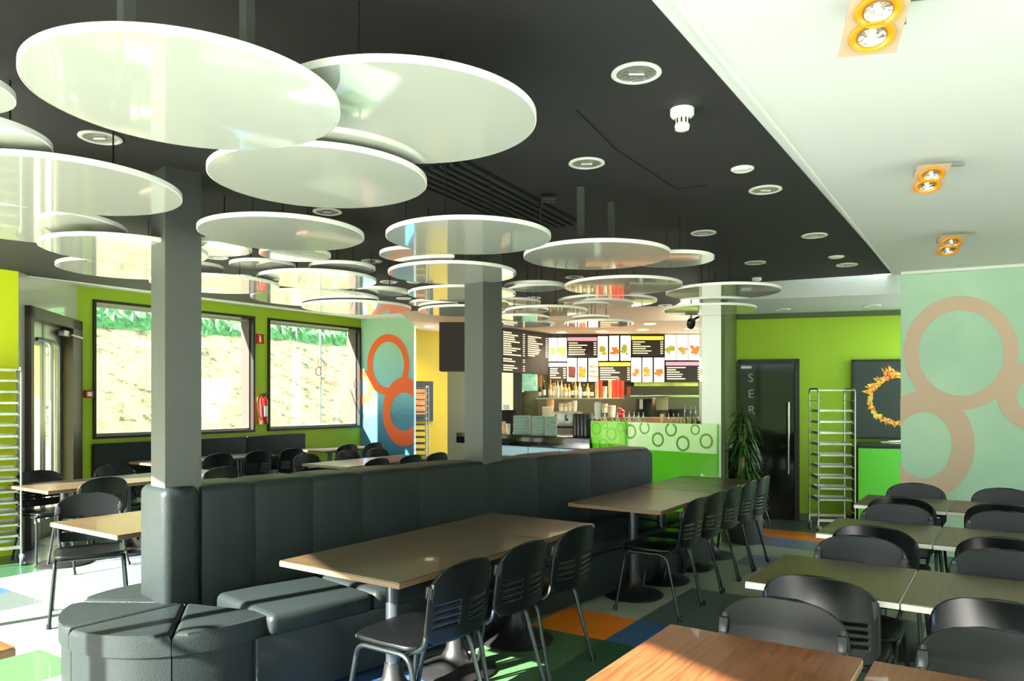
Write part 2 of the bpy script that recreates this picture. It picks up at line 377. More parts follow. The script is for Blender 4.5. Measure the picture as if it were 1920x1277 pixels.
# far right green wall and the soffit in front of it
K0 = D(1381, 745, 9.75).xy; K1 = D(1760, 745, 9.1).xy; kd = (K1-K0).normalized(); kn = Vector((kd.y, -kd.x))   # kn points to the camera
wall('wall_far_right', K0, K1, 0, 2.72, m_green, .15, side=1)
m = MB(); c = (K0+K1)/2+kn*.012; m.box((c.x, c.y, .045), ((K1-K0).length, .025, .09), math.atan2(kd.y, kd.x)); struct(m.build('baseboard_far', m_grey_tile, smooth=False))
S0 = D(1322, 745, 8.35).xy; S1 = D(1700, 745, 7.7).xy; sdv = (S1-S0).normalized(); sn = Vector((-sdv.y, sdv.x))
Q0 = K0+Vector((-.3, .2)); Q1 = K1+Vector((.3, .1))
m = MB(); m.prism([tuple(S0), tuple(S1), tuple(Q1), tuple(Q0)], 2.66, 2.96); struct(m.build('ceiling_far_soffit', m_soffit, smooth=False))
m = MB(); c0, c1 = K0+kn*.05, K1+kn*.05; m.box(((c0.x+c1.x)/2, (c0.y+c1.y)/2, 2.63), ((K1-K0).length, .09, .06), math.atan2(kd.y, kd.x)); struct(m.build('trim_1', M('olive_trim', '4c5a34', .6), smooth=False))

# ceilings
E0 = G(1266.3, 0, CZ).xy; E1 = G(1674.2, 512.7, CZ).xy; ed = (E1-E0).normalized()
En = Vector((-1.74, -.93))
Bw0, Bw1 = W0+P*1.2-A*5.2, W0+P*1.2+A*.35
m = MB(); m.prism([tuple(En), tuple(E1), tuple(S0+Vector((.1, .05))), (2.25, 10.3), tuple(Bw1), tuple(Bw0), tuple(L1+Vector((-.1, .3))), tuple(L1+Vector((-.08, -.03))), ], CZ, CZ+.1)
struct(m.build('ceiling', m_ceil, smooth=False))
m = MB(); pr = E1+sn*.0
m.prism([tuple(En), tuple(E1), tuple(Vector((R0.x-.02, R0.y+.25))), tuple(R1+Vector((.2, .2))), (7.3, -3.0), tuple(F1+Vector((-.06, -.06)))], CZ+.003, CZ+.1)
struct(m.build('ceiling_right', m_white, smooth=False))
m = MB(); m.prism([tuple(Bw0-A*.5-P*.0), tuple(Bw1), (-1.70, 10.32), (-1.70, 13.2), (-1.0, 14.9), (-2.6, 14.9), tuple(W0-P*.3+A*2.4), tuple(W0-P*.3-A*6)], ZS, ZS+.1)
struct(m.build('ceiling_left', m_white, smooth=False))
m = MB(); c = (Bw0+Bw1)/2; m.box((c.x, c.y, (CZ+ZS)/2+.02), ((Bw1-Bw0).length, .02, ZS-CZ+.06), math.atan2(A.y, A.x)); struct(m.build('trim_2', m_white, smooth=False))
# crisp light trim along the ceiling step, and the strip over the ring wall
m = MB(); c = (E0-ed*2.5+E1)/2; m.box((c.x, c.y, CZ-.004), ((E1-E0).length+2.5, .012, .016), math.atan2(ed.y, ed.x)); struct(m.build('trim_3', m_white, smooth=False))
rn = Vector((RD.y, -RD.x))
m = MB(); c = R0+RD*1.8+rn*.02; m.box((c.x, c.y, CZ-.015), (3.6, .05, .03), math.atan2(RD.y, RD.x)); struct(m.build('trim_4', m_white, smooth=False))

# kitchen bulkhead ceiling, walls
m_kceil = M('warm_kitchen_ceiling', 'd8b79c', .7)
m = MB(); m.prism([(-.62, 10.35), (3.1, 10.35), (3.5, 12.9), (-.62, 13.2)], 2.65, 2.99); struct(m.build('ceiling_kitchen', m_kceil, smooth=False))
m = MB(); m.prism([(-1.72, 10.35), (-.62, 10.35), (-.62, 15.2), (-1.9, 15.2), (-1.72, 13.2)], 2.87, 2.975); struct(m.build('ceiling_far', m_kceil, smooth=False))
wall('wall_kitchen', Vector((.2, 12.62)), Vector((3.2, 12.62)), 0, 2.66, M('grey_steel_wall', '4e4f44', .35, metal=.4), .12, side=1)
Y0, Y1 = D(740, 745, 13.9).xy, D(840, 745, 14.7).xy
wall('wall_far', Y0, Y1, 0, 2.9, m_yellow, .12, side=1)
wall('wall_far_grey', D(839, 745, 13.2).xy, D(935, 745, 12.9).xy, 0, 2.9, m_greyw, .12, side=1)
# brown bulkhead with the chalk style board wrapping round
hc0, hc1 = Vector((-1.04, 10.62)), Vector((-.575, 10.68))
m = MB(); m.box(((hc0.x+hc1.x)/2, 10.85, 2.31), (.475, .42, .70)); m.build('trim_5', m_brown, smooth=False)['kind'] = 'structure'

# blue print panel wall
bp0, bp1 = wend+Vector((0, -.02)), D(776, 745, 13.15).xy
wall('wall_blue', bp0, bp1, 0, ZS, m_sea, .12, side=1)
def ellipse_ring(mb, f, cx, cy, ax, ay, bx, by, clip=None, n=56, off=None):
    """ring between two ellipses in picture-plane pixels, laid on a plane through function f(px,py)"""
    o = []; i_ = []
    for k in range(n):
        t = 2*math.pi*k/n; c, s_ = math.cos(t), math.sin(t)
        q = (cx+ax*c, cy+ay*s_); w_ = (cx+bx*c, cy+by*s_)
        if clip: q = (min(max(q[0], clip[0]), clip[1]), q[1]); w_ = (min(max(w_[0], clip[0]), clip[1]), w_[1])
        o.append(q); i_.append(w_)
    for k in range(n):
        a_, b_, c_, d_ = o[k], o[(k+1) % n], i_[(k+1) % n], i_[k]
        if clip and (max(a_[0], b_[0], c_[0], d_[0])-min(a_[0], b_[0], c_[0], d_[0])) < .01: continue
        mb.slab([f(*a_), f(*b_), f(*c_), f(*d_)], off)
def plane_f(p0, d2, lift):
    nrm = Vector((d2.y, -d2.x))
    def f(px, py):
        t = ray_t(px, p0, d2); q = p0+d2*t; z = EYE-(py-HOR)*q.y/F_PX; q = q+nrm*lift
        return Vector((q.x, q.y, z))
    return f, nrm
def join_rings(name, f, nrm, rings, mat, clip, label, cat='wall print'):
    root = None
    for i, rg in enumerate(rings):
        mb = MB(); ellipse_ring(mb, f, *rg, clip=clip, off=(nrm.x*(.002+.001*i), nrm.y*(.002+.001*i), 0))
        bmesh.ops.remove_doubles(mb.bm, verts=mb.bm.verts, dist=1e-5)
        if root is None: root = mb.build(name, mat, smooth=False)
        else: mb.build('ring', mat, root, smooth=False)
    tag(root, label, cat)
f, nn = plane_f(bp0, (bp1-bp0).normalized(), .003)
join_rings('ring_logo', f, nn, [(728, 684, 39.5, 57.5, 29.5, 43), (758, 772, 40, 65, 26, 36), (676, 726, 27, 33, 13, 17)], m_orange, (677.5, 775.5), 'bright orange interlocking rings printed on the blue wall panel')
f, nn = plane_f(R0, RD, .003)
join_rings('ring_logo', f, nn, [(1802, 662, 108, 107, 80, 80), (1732, 835, 96, 102, 53, 62), (1944, 742, 74, 66, 38, 34)], m_salmon, (1688, 2100), 'faded salmon interlocking rings printed on the pale mint wall')

# window lettering and small ring logo on the second window
WG = W0-P*.24
f, nn = plane_f(WG, A, 0)
rootl = None
for i, (cx, cy, ax, ay, th) in enumerate(((601.5, 680.5, 6, 8.6, 1.0), (596.8, 696.5, 5.6, 8.6, 1.5), (610, 689, 3.1, 4.8, .9))):
    mb = MB(); ellipse_ring(mb, f, cx, cy, ax, ay, ax-th, ay-th, n=32, off=(nn.x*.004, nn.y*.004, 0))
    if rootl is None: rootl = tag(mb.build('ring_logo', M('dark_red_sticker', '8a2a14', .5), smooth=False), 'small dark red three ring sticker on the glass of the right window', 'sticker')
    else: mb.build('ring', rootl.data.materials[0], rootl, smooth=False)
def text(name, body, loc, rot, size, mat, parent=None, ext=.002, mirror=False, align='LEFT', sx=1):
    cu = bpy.data.curves.new(name, 'FONT'); cu.body = body; cu.size = size; cu.extrude = ext; cu.align_x = align
    o = bpy.data.objects.new(name+'_tmp', cu); COL.objects.link(o)
    dg = bpy.context.evaluated_depsgraph_get(); me = bpy.data.meshes.new_from_object(o.evaluated_get(dg)); bpy.data.objects.remove(o)
    if mirror:
        for v in me.vertices: v.co.x = -v.co.x
        me.flip_normals()
    for v in me.vertices: v.co.x *= sx
    me.materials.clear(); me.materials.append(mat)
    o = bpy.data.objects.new(name, me); COL.objects.link(o); o.location = loc; o.rotation_euler = rot
    if parent: o.parent = parent
    return o
tl = f(636, 722)
tx = text('window_lettering', 'U-CREA BEURA I COMA', (tl.x, tl.y, tl.z), (math.radians(90), 0, math.atan2(A.y, A.x)), .085, M('dark_gold_lettering', '7a5a10', .5), mirror=True, sx=.85)
tag(tx, 'small dark gold letters seen reversed on the right window glass', 'lettering')

# outside: sloping grass, pavement
m = MB()
h0 = W0-P*1.6; rows = 14; cols = 40; grid = []
rr = random.Random(5)
for i in range(rows+1):
    t = i/rows; dist = 14*t
    grid.append([m.bm.verts.new((*(h0-P*dist+A*(-24+j*1.4)), .75+dist*.62+(rr.uniform(-.06, .06)))) for j in range(cols+1)])
for i in range(rows):
    for j in range(cols): m.bm.faces.new((grid[i][j], grid[i][j+1], grid[i+1][j+1], grid[i+1][j]))
tag(m.build('grass_slope', m_hill), 'sunlit grass bank rising outside the windows', 'grass', kind='stuff')
m = MB(); m.box((0, 5, -.12), (80, 80, .1)); struct(m.build('ground', M('pale_paving', 'd9d7cc', .9), smooth=False))
m = MB(); q = W0-P*1.2; q0 = WL-P*1.2-A*8; q1 = wend-P*1.2+A*3; c = (q0+q1)/2; m.box((c.x, c.y, .35), ((q1-q0).length, .25, 1.1), math.atan2(A.y, A.x)); tag(m.build('kerb_wall', M('white_kerb', 'e8e8e0', .8), smooth=False), 'low white retaining wall at the foot of the grass bank', 'wall')
m = MB(); rr = random.Random(6); rg_ = []
for i in range(9):
    rg_.append([m.bm.verts.new((-16+j*1.2, -7-i*.9, -.05+i*.36+rr.uniform(-.08, .08))) for j in range(28)])
for q_, w_ in zip(rg_, rg_[1:]):
    for j in range(27): m.bm.faces.new((q_[j], q_[j+1], w_[j+1], w_[j]))
tag(m.build('grass_verge', M('shaded_grass', '5f8a3c', .95, noise=(5, '2f4f20'))), 'green grass verge across the street behind the viewer', 'grass', kind='stuff')
q = W0+A*ray_t(600.5, W0-P*1.0, A)-P*1.0
m = MB(); m.tube([(q.x, q.y, .0), (q.x, q.y, 4.2)], .022); tag(m.build('lamp_post', M('grey_post', '54605f', .5)), 'thin grey post outside the right window', 'post')
# hedge band high on the slope
m = MB(); rr = random.Random(3); hg = []
for i in range(26):
    dist = 3.55+i*.1
    hg.append([m.bm.verts.new((*(h0-P*(dist+rr.uniform(-.03, .03))+A*(-14+j*.09)), .75+dist*.62+(.0 if i in (0, 25) else rr.uniform(.04, .32)))) for j in range(260)])
for q, w_ in zip(hg, hg[1:]):
    for j in range(259): m.bm.faces.new((q[j], q[j+1], w_[j+1], w_[j]))
tag(m.build('hedge', M('green_hedge', '4b8a4a', .9, noise=(9, '27562f')), smooth=False), 'green hedge growing along the top of the grass bank', 'hedge', kind='stuff')

# ------------------------------------------------------------------ columns
def column(name, c2, s, z0, z1, rz, mat, label):
    m = MB(); m.box((c2[0], c2[1], (z0+z1)/2), (s[0], s[1], z1-z0), rz); o = m.build(name, mat, smooth=False); tag(o, label, 'column'); return o
A2 = Vector((.6934, .7205)); P2 = Vector((.7205, -.6934)); RZ2 = math.atan2(A2.y, A2.x)
cc = Vector((-1.9, 4.03))+A2*.1-P2*.1+Vector((.0, .03))
column('column', cc, (.2, .2), .0, CZ, RZ2, m_col, 'charcoal square column rising from the near end of the long booth')
BF = Vector((-1.736, 4.16))          # front face line of the booth back
t2 = ray_t(907, BF, A2); c2 = BF+A2*(t2+.115)-P2*.125
column('column', c2, (.21, .21), 0, CZ, RZ2, m_col, 'charcoal square column standing in the middle of the long booth')
# pale column and dark wing wall by the service counter
w0, w1 = D(1316, 745, 8.22).xy, D(1352, 745, 8.05).xy; wd = (w1-w0).normalized()
Kc = K0+kd*.0
m = MB(); m.prism([tuple(w0), tuple(w1), tuple(Vector((w1.x+.02, w1.y+.22))), tuple(Vector((w0.x+.03, w0.y+.24)))], 0, 2.8); tag(m.build('column', M('pale_blue_column_paint', 'f6fbf4', .4, coat=.3), smooth=False), 'pale blue white column at the right end of the green counter', 'column')
m = MB(); m.prism([(w1.x+.0, w1.y+.02), (w1.x+.05, w1.y+.02), (K0.x+.0, K0.y+.0), (K0.x-.12, K0.y+.02)], 0, 2.72); struct(m.build('wall_wing', M('shade_toned_olive_wall', '4a5a24', .55), smooth=False))  # wing wall's green darkened to hold its shade

# ------------------------------------------------------------------ long booth
booth = empty('booth', (0, 0, 0), 0, 'long black leather booth with tall back and rounded end wrapping the front column', 'booth')
Lb = (Vector((1.46, 7.47))-BF).dot(A2)
bth = .36; cuts = [ray_t(v, BF, A2) for v in (384, 480, 588, 681, 790, 916, 1010, 1110)]+[Lb]
cuts[0] = .0; s_end = -.215
def seg_box(mb, s0, s1, f0, f1, z0, z1, bev):      # s along the booth, f out from the front face towards +P2
    c = BF+A2*(s0+s1)/2+P2*(f0+f1)/2; mb.box((c.x, c.y, (z0+z1)/2), (s1-s0, f1-f0, z1-z0), RZ2, bev, 4); return mb
def back_prof(s0, s1, endr=0):
    mb = MB(); r_ = .05; top = 1.085; pr_ = [(-bth, .40), (0, .40)]
    pr_ += [(-r_+r_*math.cos(a_), top-r_+r_*math.sin(a_)) for a_ in (math.pi/2*k/6 for k in range(7))]
    pr_ += [(-bth+r_+r_*math.cos(a_), top-r_+r_*math.sin(a_)) for a_ in (math.pi/2+math.pi/2*k/6 for k in range(7))]
    N = 8; rings = []
    for j in range(N+1):
        s_ = s0+(s1-s0)*j/N; e_ = min(j, N-j); sh = (.010 if e_ == 0 else .003 if e_ == 1 else 0)
        if endr and j == N: sh = .045
        cf = -bth/2
        rings.append([mb.bm.verts.new((*(BF+A2*s_+P2*(cf+(f_-cf)*(1-sh/ (bth/2)))), z_-(sh if z_ > .5 else 0)))  for f_, z_ in pr_])
    n_ = len(pr_)
    for q, w_ in zip(rings, rings[1:]):
        for k in range(n_): mb.bm.faces.new((q[k], q[(k+1) % n_], w_[(k+1) % n_], w_[k]))
    mb.bm.faces.new(rings[0][::-1]); mb.bm.faces.new(rings[-1]); return mb
for i, (s0, s1) in enumerate(zip(cuts, cuts[1:])): back_prof(s0+.001, s1-.001, endr=(i == len(cuts)-2)).build('back_panel', m_leather, booth)
seg_box(MB(), s_end, -.004, -bth, .0, .40, 1.085, .05).build('end_panel', m_leather, booth)
seg_box(MB(), 0, Lb-.02, -bth+.02, .63, .03, .37, .01).build('base', m_leather, booth)
ns = 7; sp_ = (Lb-.1-.04)/ns
for i in range(ns): seg_box(MB(), .06+i*sp_+.003, .06+(i+1)*sp_-.003, .01, .66, .36, .475, .04).build('seat_cushion', m_leather, booth)
# rounded end: four wedges and the drum below
RC = BF+A2*(-.10)+P2*(.02)
RADB = .60
def wedge(a0, a1, r0, r1, z0, z1, bev, n=8):
    mb = MB(); out = [(RC.x+r1*math.cos(a0+(a1-a0)*k/n), RC.y+r1*math.sin(a0+(a1-a0)*k/n)) for k in range(n+1)]
    mb.prism([(RC.x+r0*math.cos((a0+a1)/2), RC.y+r0*math.sin((a0+a1)/2))]+out, z0, z1)
    es = [e for e in mb.bm.edges if abs(e.verts[0].co.z-e.verts[1].co.z) < 1e-5 and e.verts[0].co.z > z0+.01]
    if bev: bmesh.ops.bevel(mb.bm, geom=es, offset=bev, segments=4, profile=.5, affect='EDGES')
    return mb
aa0 = RZ2+math.radians(78); span = math.radians(218)
for i in range(4):
    a0_, a1_ = aa0+span*i/4+.003, aa0+span*(i+1)/4-.003
    wedge(a0_, a1_, .0, RADB, .355, .46, .04).build('round_cushion', m_leather, booth)
    wedge(a0_+.002, a1_-.002, .0, RADB-.012, .03, .35, 0).build('round_base', m_leather, booth)

# banquette under the windows
def bench(t0, t1):
    root = empty('wall_bench', (0, 0, 0), 0, 'low black bench with padded back running under the two windows', 'bench')
    rz = math.atan2(A.y, A.x)
    def bx(s0, s1, f0, f1, z0, z1, bev, nm):
        mb = MB(); c = WL+A*(s0+s1)/2+P*(f0+f1)/2; mb.box((c.x, c.y, (z0+z1)/2), (s1-s0, f1-f0, z1-z0), rz, bev, 2); mb.build(nm, m_leather, root)
    n = 3
    for i in range(n): bx(t0+(t1-t0)*i/n+.002, t0+(t1-t0)*(i+1)/n-.002, .01, .10, .42, .99, .02, 'back_panel')
    for i in range(n): bx(t0+(t1-t0)*i/n+.002, t0+(t1-t0)*(i+1)/n-.002, .09, .55, .36, .46, .02, 'seat_cushion')
    bx(t0, t1, .02, .50, .02, .36, 0, 'base')
bench(wt(169), wt(566))

# ------------------------------------------------------------------ tables
tbl_cache = {}
def table(corner, u, v, lu, lv, label, feet, mat=None, edge=None, group=None, z=.75, name='dining_table'):
    """corner = one top corner; u, v = unit directions of the two sides"""
    c = corner+u*lu/2+v*lv/2; rz = math.atan2(u.y, u.x)
    root = empty(name, (c.x, c.y, 0), rz, label, 'table', group)
    mat = mat or m_wood; edge = edge or m_edged
    m = MB(); m.box((0, 0, z-.0025), (lu-.004, lv-.004, .005)); top = m.build('tabletop', mat, root, smooth=False)
    m = MB(); m.box((0, 0, z-.0175), (lu, lv, .025), bevel=.002, seg=1); m.build('edge_band', edge, top, smooth=False)
    for fx in feet:
        m = MB(); m.tube([(fx, 0, .06), (fx, 0, z-.04)], .038, 16); m.build('pedestal', m_pole, root)
        m = MB(); m.lathe([(0, .0), (.235, .0), (.24, .012), (.225, .022), (.15, .04), (.09, .07), (.055, .13), (.045, .2), (0, .2)], (fx, 0, 0), 32); m.build('foot', m_iron, root)
        m = MB(); m.box((fx, 0, z-.035), (.3, lv*.6, .012)); m.build('mounting_plate', m_iron, root, smooth=False)
    return root
c1 = Vector((-.504, 3.31))
table(c1-P*.82, A, P, 1.24, .82, 'brown table in front of the booth, nearest of the booth tables', [-.22, .3])
table(c1-P*.82+A*1.25, A, P, .62, .82, 'short brown table joined to the far end of the nearest booth table', [.0])
c2t = Vector((1.085, 5.40))
for i, (o_, l_, ft) in enumerate(((0, 1.24, [-.25, .33]), (1.25, .6, [.02]), (1.86, .6, [.0]))):
    table(c2t-P*.78+A*o_, A, P, l_, .78, ('brown booth table behind the three near chairs, reflecting green', 'middle short brown booth table before the green counter', 'last short brown booth table, beside the potted plant')[i], ft)
rows = {'A': (Vector((.212, 2.169)), .645, 'oak toned sunlit table at the bottom of the view'), 'B': (Vector((1.051, 3.344)), .62, 'second row'), 'C': (Vector((1.859, 4.537)), .62, 'third row'), 'D': (Vector((2.651, 5.751)), .62, 'row by the ring wall')}
lbl = {('A', 0): 'sunlit oak toned table at the bottom edge of the view', ('A', 1): 'oak toned table cut by the bottom right corner of the view',
       ('B', 0): 'olive brown table with edge coloured sunlit white, second row from the camera, left one', ('B', 1): 'olive brown table at the right edge of the second row',
       ('C', 0): 'olive brown table with edge coloured sunlit white, third row from the camera, left one', ('C', 1): 'olive brown table at the right edge of the third row',
       ('D', 0): 'farthest left table of the right side, in front of the green cabinet', ('D', 1): 'farthest right table, in front of the mint ring wall'}
for k_, (fl, wd_, _) in rows.items():
    for i in range(2):
        off = P*((wd_+(.03 if k_ == 'A' else .006))*i)
        table(fl+off, P, A, wd_, .66 if k_ == 'A' else .7, lbl[(k_, i)], [0], mat=m_oak if k_ == 'A' else m_wood, edge=m_edge if k_ == 'A' else m_edgesun)
table(Vector((-1.65, 2.465))-P*.8-A*1.0, A, P, 1.0, .8, 'oak toned table whose corner shows at the lower left edge', [0], mat=m_oak)
table(Vector((-4.10, 6.55))-P*.8, A, P, 1.24, .8, 'brown table between the door and the front column, nearer half', [-.3, .3])
table(Vector((-4.10, 6.55))-P*.8+A*1.25, A, P, .7, .8, 'brown table touching the rear end of the table near the door', [0])
table(Vector((-2.37, 4.45))-P*.84, A, P, .85, .84, 'tan lit table beside the front column on its left', [.05])
table(Vector((-1.96, 8.80))-P*.8, A, P, .9, .8, 'sky reflecting table behind the booth, left half', [0])
table(Vector((-1.96, 8.80))-P*.8+A*.91, A, P, .9, .8, 'sky reflecting table behind the booth, right half near the orange rings', [0])
table(Vector((-3.38, 10.67))-P*.66-A*1.8, A, P, 1.8, .66, 'long table along the window bench, left one', [-.5, .5])
table(Vector((-2.88, 11.42))-P*.66, A, P, 1.2, .66, 'table along the window bench next to the blue panel', [-.2, .3])

# ------------------------------------------------------------------ chairs
def make_chair(name, frame):
    t = empty(name, (0, 0, 0))
    for s in (-1, 1):
        x0, x1 = s*.215, s*.245
        m = MB(); m.tube([(x1, .235, 0), (x0, .175, .385)]+arc((x0, .175, .385), (x0, .165, .44), (x0, .11, .44), 4)+[(x0, .0, .44)], .0115, 8); m.lathe([(0, 0), (.016, 0), (.015, .03), (0, .03)], (x1, .235, 0), 8); m.build('leg', frame, t)
        m = MB(); m.tube([(x1, -.265, 0), (x0, -.165, .385)]+arc((x0, -.165, .385), (x0, -.15, .44), (x0, -.1, .44), 4)+[(x0, .0, .44)], .0115, 8); m.lathe([(0, 0), (.016, 0), (.015, .03), (0, .03)], (x1, -.265, 0), 8); m.build('leg', frame, t)
        xi = s*.185
        m = MB(); m.tube([(xi, .2, .462), (xi, -.12, .452)]+arc((xi, -.12, .452), (xi, -.215, .445), (s*.2, -.235, .53), 5)+[(s*.205, -.262, .66), (s*.205, -.285, .775)], .0115, 8)
        m.build('back_tube', frame, t)
        m = MB(); m.box((s*.205, -.268, .735), (.034, .034, .055), rx=.15, bevel=.006); m.build('clamp', m_iron, t)
    m = MB(); m.tube([(-.215, .12, .437), (.215, .12, .437)], .010); m.tube([(-.215, -.12, .437), (.215, -.12, .437)], .010); m.build('cross_bar', frame, t)
    # seat pad
    m = MB(); n = 28; out = []
    for k in range(n):
        a_ = 2*math.pi*k/n; c, s_ = math.cos(a_), math.sin(a_); out.append((math.copysign(abs(c)**.38, c)*.225, math.copysign(abs(s_)**.38, s_)*.205+.01))
    m.prism(out, .458, .482); es = [e for e in m.bm.edges if abs(e.verts[0].co.z-e.verts[1].co.z) < 1e-6]
    bmesh.ops.bevel(m.bm, geom=es, offset=.009, segments=3, profile=.5, affect='EDGES'); m.build('seat', m_plast, t)
    # curved back panel with rows of slots
    bm = bmesh.new(); nx, nz = 40, 34; vg = []
    def half(v):
        if v > .55: q = (v-.55)/.45; return .228*(1-q**3.4)**(1/2.6) if q < 1 else .0
        if v < .18: q = (.18-v)/.18; return .228-.05*q*q
        return .228
    for j in range(nz+1):
        v = j/nz; v = min(v, .9985); h = half(v); row = []
        for i in range(nx+1):
            u = -1+2*i/nx; x = u*h; y = -.262-.045*v-.035*(1-(x/.228)**2)+.02
            z = .505+.335*v+.012*(1-(x/.228)**2)*v-.012*(1-v)*(1-(x/.228)**2)
            row.append(bm.verts.new((x, y, z)))
        vg.append(row)
    for j in range(nz):
        for i in range(nx):
            slot = j in (7, 10, 13, 16) and (4 <= i <= 16 or 23 <= i <= 35)
            if slot: continue
            bm.faces.new((vg[j][i], vg[j][i+1], vg[j+1][i+1], vg[j+1][i]))
    bmesh.ops.recalc_face_normals(bm, faces=bm.faces)
    me = bpy.data.meshes.new('backrest'); bm.to_mesh(me); bm.free(); me.materials.append(m_plast)
    for p in me.polygons: p.use_smooth = True
    o = bpy.data.objects.new('backrest', me); COL.objects.link(o); o.parent = t
    md = o.modifiers.new('thickness', 'SOLIDIFY'); md.thickness = .012; md.offset = 0
    return t
chair0 = make_chair('stacking_chair', m_tube); used = [False]
def chair(back, face, label, group=None):
    """back = ground point under the backrest; face = direction the sitter looks"""
    face = Vector(face).normalized(); o = back+face*.28
    if not used[0]:
        used[0] = True; r_ = chair0; r_.location = (o.x, o.y, 0); r_.rotation_euler = (0, 0, heading(face)); r_['label'] = label
        if group: r_['group'] = group
    else: r_ = dup(chair0, (o.x, o.y, 0), heading(face), label, group)
    r_['category'] = 'chair'; return r_
for i, (t, l) in enumerate(((.20, 'black slotted chair nearest the camera at the booth table, greenish sheen'), (.71, 'middle of the three black chairs at the nearest booth table'), (1.25, 'farthest of the three black chairs at the nearest booth table'))):
    chair(c1+P*.2+A*t, -P, l, 'chairs along the booth tables')
for t, l in zip((.16, .62, 1.07, 1.52, 1.95), ('first black chair at the far booth table, its leg frame fully seen', 'second black chair from the near end of the far booth table', 'middle black chair of the five at the far booth table', 'fourth black chair along the far booth table', 'last black chair along the far booth table, beside the plant pot')):
    chair(c2t+P*.19+A*t, -P, l, 'chairs along the booth tables')
cl = {('A', 0): 'blue sheened chair back right behind the sunlit oak table', ('A', 1): 'blue sheened chair back at the bottom right, behind the cut oak table'}
for k_, (fl, wd_, _) in rows.items():
    nm = {'A': 'first', 'B': 'second', 'C': 'third', 'D': 'farthest'}[k_]
    for i in range(2):
        side = 'left' if i == 0 else 'right'
        off = P*((wd_+.006)*i+wd_/2+.03)
        chair(fl+off+A*((.66 if k_ == 'A' else .70)+.17), -A, cl.get((k_, i), 'black chair facing us behind the %s table of the %s row' % (side, nm)), 'chairs in the right side rows')
        if k_ != 'A':
            chair(fl+off-A*.12, A, 'black chair, back to us, in front of the %s table of the %s row' % (side, nm), 'chairs in the right side rows')
q3 = Vector((-4.10, 6.55))
chair(q3-P*1.0+A*.36, P, 'black chair between the rack and the door table, facing us', 'chairs left of the booth')
chair(q3-P*1.0+A*1.12, P, 'black chair behind the door table, its top seen below the left window', 'chairs left of the booth')
chair(q3+P*.16+A*.40, -P, 'green sheened chair back on the near side of the door table', 'chairs left of the booth')
chair(q3+P*.16+A*1.62, -P, 'black chair just right of the front column behind the booth', 'chairs left of the booth')
chair(Vector((-3.2, 5.62)), (.5, -.87), 'large black chair behind the tan table, leg frame seen in the sun', 'chairs left of the booth')
q5 = Vector((-1.96, 8.80))
for t, l in zip((.30, .90, 1.42), ('black chair peeking over the booth, left of three', 'black chair peeking over the booth, middle of three', 'black chair peeking over the booth, right of three near the yellow wall')): chair(q5+P*.2+A*t, -P, l, 'chairs behind the booth')
for t, l in zip((.25, .98, 1.55), ('black chair with pale tube frame at the left end of the sky reflecting table', 'black chair behind the middle of the sky reflecting table', 'black chair behind the sky reflecting table in front of the blue panel')): chair(q5-P*1.0+A*t, P, l, 'chairs behind the booth')
q8 = Vector((-3.38, 10.67))
for s_, l in zip((1.07, .45, -.12), ('black chair at the left window table, next to the front column', 'middle black chair at the left window table', 'right black chair at the left window table')): chair(q8+P*.17-A*s_, -P, l, 'chairs at the window tables')
q7 = Vector((-2.88, 11.42))
for s_, l in zip((.30, .88), ('black chair at the right window table, left one', 'black chair at the right window table, beside the blue panel')): chair(q7+P*.17+A*s_, -P, l, 'chairs at the window tables')

